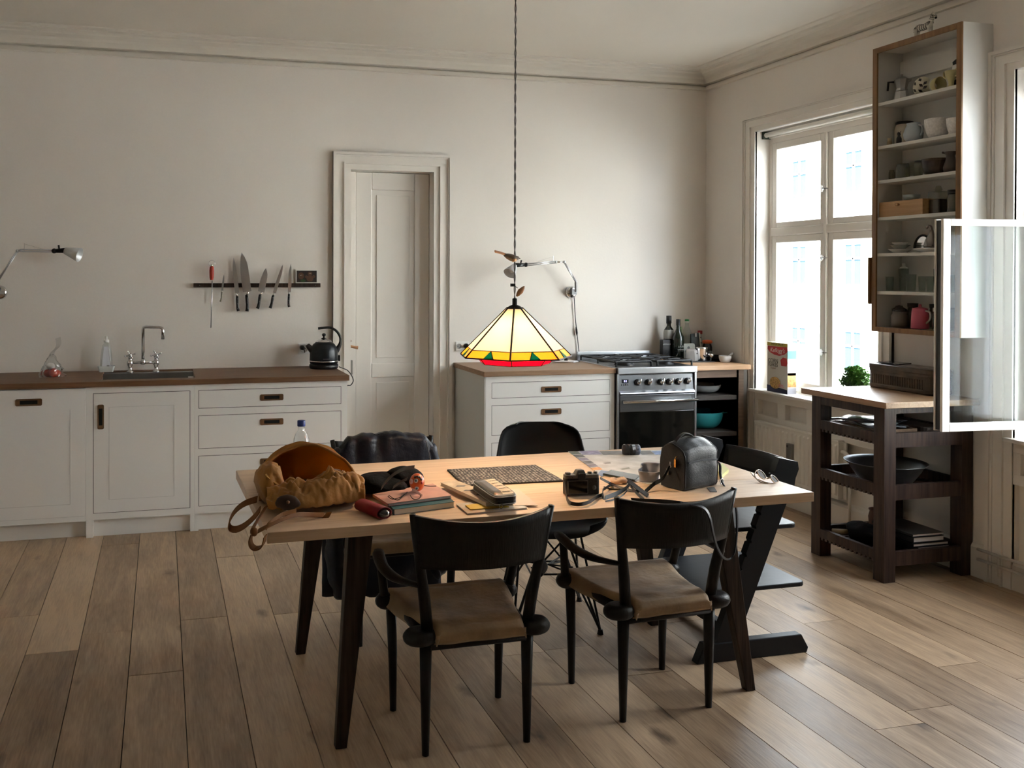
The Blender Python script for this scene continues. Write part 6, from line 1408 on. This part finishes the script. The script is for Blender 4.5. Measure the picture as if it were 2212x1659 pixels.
c=it('yellow_goblet','pale yellow two-handled cup standing near the right edge of the top compartment','cup',2052,0,x=-.12)
lz(c,[(.020,0),(.022,.004),(.012,.02),(.014,.04),(.026,.06),(.030,.09),(.027,.09),(.010,.045)],YL,'cup_body')
for s_ in (-1,1): G().tube(spline([(0,s_*.024,.058),(0,s_*.043,.065),(0,s_*.043,.09),(0,s_*.026,.092)],4),.005,8).obj('handle',YL,c,smooth=True)
c=it('lidded_jar','white jar with black lid and black band at the edge of the top compartment','jar',2068,0,x=-.07)
lz(c,[(.03,0),(.032,.05),(.03,.12),(.012,.13),(.001,.13)],CER,'jar_body'); lz(c,[(.033,.0),(.0335,.045),(.0325,.046)],BLK,'band'); lz(c,[(.026,.125),(.028,.14),(.012,.155),(.001,.157)],BLK,'lid')
# shelf 2
def jar(name,lab,u,i,r,h,m,lidm=None,cat='jar',x=-.10,lidh=.015,grp=None,n=20):
    c=it(name,lab,cat,u,i,x,grp=grp); lz(c,[(.001,.002),(r*.9,0),(r,.006),(r,h*.75),(r*.82,h*.86),(r*.82,h),(r*.74,h),(r*.74,h*.86),(r*.93,h*.74),(r*.93,.008),(.001,.006)],m,'jar_body',n)
    if lidm: lz(c,[(r*.88,h-.004),(r*.9,h+lidh),(.001,h+lidh+.001)],lidm,'lid',n)
    return c
OLD=mat('brown_glass',(.16,.12,.08),.2)
jar('spice_jar','small brownish jar at the window side of the second compartment',1919,1,.014,.035,mat('jar_tan',(.25,.18,.10),.4),mat('lid_tan',(.3,.24,.15),.5))
c=it('black_figurine','small black bird-like figurine on the second shelf','figurine',1940,1,x=-.14); lz(c,[(.001,0),(.014,.0),(.013,.03),(.008,.042),(.001,.045)],BLK,'figurine_body'); G().sph((0,0,.052),(.009,.009,.010),12,8).obj('head',BLK,c,smooth=True); G().tube([(0,.012,.058),(0,.004,.066),(0,-.004,.060),(0,-.013,.066)],.002,5).obj('crest',BLK,c)
c=it('label','white tag','tag',1934,1) if 0 else None
c=it('ceramic_crock','cream crock with black rim standing behind the grey jug','crock',1952,1,x=-.055); lz(c,[(.001,0),(.042,0),(.048,.01),(.050,.09),(.042,.115),(.036,.12),(.034,.12),(.034,.1)],mat('crock_cream',(.46,.41,.31),.45),'crock_body'); lz(c,[(.043,.116),(.045,.128),(.036,.133),(.001,.133)],BLK,'lid')
c=it('milk_jug','round pale blue-grey jug on the second shelf','jug',1971,1,x=-.125); G().lathe([(.001,0),(.028,0),(.044,.02),(.047,.045),(.036,.078),(.030,.09),(.033,.10),(.029,.10),(.026,.088),(.030,.07),(.001,.02)],(0,0,0),26,cap=False,sy=1.05).obj('jug_body',mat('bluegrey_glaze',(.36,.40,.43),.35),c,smooth=True); G().tube(spline([(0,-.035,.085),(0,-.058,.075),(0,-.058,.045),(0,-.042,.03)],4),.005,8).obj('handle',MC['bluegrey_glaze'],c,smooth=True)
c=it('white_bowl','large white bowl with speckled glaze on the second shelf','bowl',2023,1,x=-.11); bowl(c,.060,.098,mat('speckled_white',(.66,.64,.61),.5,var=.12,sc=90),.45)
c=it('white_bowl','second white bowl cut off by the right edge of the cabinet opening','bowl',2066,1,x=-.10); bowl(c,.05,.085,MC['speckled_white'],.45)
# shelf 3
DG=thin_glass('dusty_glass',(.72,.72,.66),1.6,.15)
jar('glass_jar','small narrow glass jar on the third shelf nearest the window',1925,2,.016,.06,DG)
jar('glass_jar','wide glass storage jar on the third shelf',1947,2,.032,.078,DG,None,x=-.13)
jar('glass_jar','squat glass jar behind the wide jar on the third shelf',1953,2,.026,.092,DG,None,x=-.055)
jar('drinking_glass','straight tumbler with black rim on the third shelf',1982,2,.022,.085,DG,BLK,'glass',lidh=.004)
c=it('brown_glass_bowl','smoky brown glass bowl on the third shelf','bowl',2018,2,x=-.11); bowl(c,.062,.082,thin_glass('smoky_glass',(.50,.42,.36),1.2,.12),.6)
c=it('dark_jug','dark brown jug with spout at the right of the third shelf','jug',2052,2,x=-.10); lz(c,[(.001,0),(.03,0),(.034,.03),(.022,.07),(.020,.09),(.030,.11),(.026,.11),(.016,.09)],mat('dark_glaze',(.06,.045,.038),.3),'jug_body'); G().tube([(0,.025,.105),(0,.05,.112)],.006,6).obj('spout',MC['dark_glaze'],c)
# shelf 4
a=ci(1899,3,-.165)[1]; b=ci(1993,3,-.165)[1]
c=thing('wooden_box','small light wooden drawer box with a round knob on the fourth shelf','box',(-.10,(a+b)/2,SH[3]+.001)); B(-.168,-.03,a,b,SH[3]+.001,SH[3]+.082).obj('box_body',wood('box_pine',(.33,.18,.07),(.42,.25,.11),1,.5),c,world=True,bev=.001); 
q=Vector((-.168,(a+b)/2+.012,SH[3]+.062)); G().cyl(q,q+Vector((-.016,0,0)),.007,.009,n=14).obj('knob',MC['box_pine'],c,world=True,smooth=True)
c=thing('small_bowl','small pale blue bowl on top of the wooden box','bowl',(-.10,ci(1968,3)[1],SH[3]+.083)); bowl(c,.042,.030,mat('pale_blue_glaze',(.35,.42,.45),.35),.4)
c=it('glass_box_jar','square glass storage jar with dark contents on the fourth shelf','jar',2026,3,x=-.10); G().ext([(x,y,0) for x,y in rrect(0,0,.07,.075,.01)],(0,0,.115)).obj('jar_body',DG,c); G().ext([(x,y,.004) for x,y in rrect(0,0,.06,.065,.01)],(0,0,.07)).obj('contents',mat('contents_dark',(.05,.035,.03),.8),c); lz(c,[(.012,.115),(.018,.125),(.012,.145),(.001,.147)],DG,'stopper')
jar('glass_jar','glass jar with black lid at the right of the fourth shelf',2060,3,.034,.10,DG,BLK)
# shelf 5
for k,(r,zz,lab) in enumerate(((.060,0,'wide shallow plate, lower one of the plate pile on the fifth shelf'),(.050,.022,'green-rimmed plate lying in the middle of the plate pile'),(.043,.036,'small pale plate topmost on the plate pile'))):
    c=thing('plate',lab,'plate',(-.105,ci(1946,4)[1],SH[4]+.001+zz),group='plates on the fifth shelf'); lz(c,[(.001,0),(r*.5,0),(r*.95,.018),(r,.020),(r*.97,.021),(r*.5,.004),(.001,.004)],(CER if k!=1 else mat('plate_greenish',(.35,.37,.33),.3)),'plate_body',28)
c=it('platter','long white platter under the silver coffee pot','platter',2003,4,x=-.11); G().lathe([(.001,0),(.045,0),(.085,.018),(.087,.020),(.045,.005),(.001,.005)],(0,-.008,0),30,cap=False,sx=.75).obj('platter_body',CER,c,smooth=True)
p=ci(1993,4,-.06); c=thing('silver_dish','half-round polished dish with dark rim propped behind the coffee pot','dish',(p[0],p[1],p[2]+.022))
g=G(); pts=[(0,.056*math.cos(t),.07*math.sin(t)) for t in [k*PI/16 for k in range(17)]]; g.ext(pts,(.004,0,0)); g.obj('dish_body',CHROME,c); G().tube(pts,.006,8).obj('rim',BLK,c,smooth=True)
c=thing('silver_coffee_pot','dark silver coffee pot with a curved neck standing on the platter','coffee pot',(-.115,ci(2017,4)[1],SH[4]+.024)); lz(c,[(.001,0),(.036,0),(.038,.01),(.030,.04),(.012,.075),(.009,.09),(.001,.092)],mat('tarnished_silver',(.25,.23,.21),.25,.9),'pot_body'); G().tube(spline([(0,.0,.085),(0,.006,.108),(0,.022,.115),(0,.034,.10)],5),.007,8).obj('spout',MC['tarnished_silver'],c,smooth=True)
# shelf 6 glasses
for k,(u,r,h,x,lab) in enumerate(((1922,.021,.080,-.12,'straight tumbler nearest the window on the glass shelf'),(1952,.026,.125,-.06,'tall carafe-like glass with a knob stopper on the glass shelf'),(1968,.026,.092,-.13,'flared water glass in the middle of the glass shelf'),(1992,.019,.082,-.09,'narrow tumbler right of the flared glass'),(2009,.018,.082,-.13,'narrow tumbler beside the tall ribbed glass'),(2030,.030,.120,-.10,'tall wide ribbed glass at the right of the glass shelf'),(2052,.026,.09,-.12,'water glass behind the open casement edge'))):
    c=it('drinking_glass',lab,'glass',u,5,x,grp='glasses on the sixth shelf'); lz(c,[(.001,0),(r*.85,0),(r,h),(r*.94,h),(r*.8,.006),(.001,.006)],GLS,'glass_body',18)
    if k==1: lz(c,[(r*.9,h),(.008,h+.012),(.008,h+.028),(.001,h+.029)],MC['cap_white'],'stopper')
# bottom
jar('spice_jar','dusty brown storage jar with black domed lid in the bottom compartment',1943,6,.040,.085,mat('dusty_jar',(.20,.165,.14),.5),None,x=-.10)
c=thing('jar_lid','black domed glass lid on the dusty jar','lid',(-.10,ci(1943,6)[1],SH[6]+.086)); lz(c,[(.036,0),(.037,.012),(.02,.022),(.018,.030),(.001,.034)],mat('lid_gloss',(.015,.013,.012),.1,coat=.5),'lid_body')
c=it('pink_teapot','pink enamel jug with lid and handle in the bottom compartment','teapot',1988,6,x=-.12)
PK=mat('pink_enamel',(.52,.10,.15),.35)
lz(c,[(.001,0),(.042,0),(.044,.004),(.040,.09),(.037,.103),(.038,.106),(.015,.113),(.006,.116),(.008,.126),(.001,.130)],PK,'pot_body',28); G().ext([(0,.034,.103),(-.01,.036,.092),(0,.052,.104),(.01,.036,.092)],(0,0,.006)).obj('spout',PK,c)
G().tube(spline([(0,-.036,.095),(0,-.064,.088),(0,-.066,.055),(0,-.040,.030)],5),.005,8).obj('handle',mat('handle_pale',(.5,.45,.4),.5),c,smooth=True)
jar('spice_jar','tall glass jar of dark preserves behind the pink jug',1972,6,.03,.115,DG,BLK,x=-.045)
jar('preserve_jar','glass jar with pale lid beside the pink jug',2029,6,.032,.098,DG,mat('lid_cream',(.4,.38,.33),.5),x=-.10)
jar('preserve_jar','dark-lidded jar deep in the bottom compartment',2020,6,.03,.115,DG,BLK,x=-.045)
jar('preserve_jar','glass jar hidden behind the casement edge',2058,6,.032,.10,DG,BLK,x=-.10)
# zebra
zy0,zy1=PX(1972,60,-.1).y,PX(2020,60,-.1).y
c=thing('zebra_figurine','black and white striped zebra figurine standing on top of the wall cabinet','figurine',(-.10,(zy0+zy1)/2,CZ1))
ZW=mat('zebra_white',(.66,.62,.54),.5); L=.115
bd=[(0,.052,.062),(0,.035,.066),(0,0,.062),(0,-.035,.066),(0,-.050,.074)]
G().tube(bd,[.012,.017,.015,.018,.012],14).obj('body',ZW,c,smooth=True)
nk=[(0,-.043,.074),(0,-.056,.098),(0,-.060,.112)]; G().tube(nk,[.013,.009,.010],12).obj('neck',ZW,c,smooth=True)
hd_=[(0,-.054,.118),(0,-.066,.112),(0,-.076,.094)]; G().tube(hd_,[.008,.010,.006],12).obj('head',ZW,c,smooth=True)
G().sph((0,-.077,.092),.0065,10,8).obj('muzzle',BLK,c,smooth=True)
for s_ in (-1,1):
    G().ext([(s_*.003,-.052,.122),(s_*.008,-.056,.122),(s_*.007,-.052,.134)],(0,.003,0)).obj('ear',ZW,c)
    for y,dy in ((.042,.006),(-.038,-.004)): G().tube([(s_*.009,y,.060),(s_*.010,y+dy,.030),(s_*.010,y,.0)],[.009,.005,.0045],8).obj('leg',ZW,c,smooth=True)
def ring(ct,ax_,r): 
    ax_=Vector(ax_).normalized(); x_=ax_.orthogonal().normalized(); y_=ax_.cross(x_); return [Vector(ct)+x_*math.cos(t)*r+y_*math.sin(t)*r for t in [k*PI/7 for k in range(14)]]
for i in range(11):
    t=i/10*3.99; k=int(t); f=t-k; p=Vector(bd[k]).lerp(Vector(bd[k+1]),f); rr_=[.012,.017,.015,.018,.012]; r=rr_[k]*(1-f)+rr_[k+1]*f
    G().tube(ring(p,(0,1,.1),r+.0003),.0016,5,closed=True).obj('stripe',BLK,c)
for i in range(4): p=Vector(nk[0]).lerp(Vector(nk[2]),.2+i*.24); G().tube(ring(p,(0,.4,-1),.0108),.0014,5,closed=True).obj('stripe',BLK,c)
for i in range(4): p=Vector(hd_[0]).lerp(Vector(hd_[2]),.15+i*.2); G().tube(ring(p,(0,.5,1),.0095),.0012,5,closed=True).obj('stripe',BLK,c)
G().tube([(0,-.040,.090),(0,-.052,.118),(0,-.055,.126)],[.003,.004,.002],6).obj('mane',BLK,c); G().tube([(0,.056,.068),(0,.066,.050)],[.0025,.002],6).obj('tail',BLK,c)
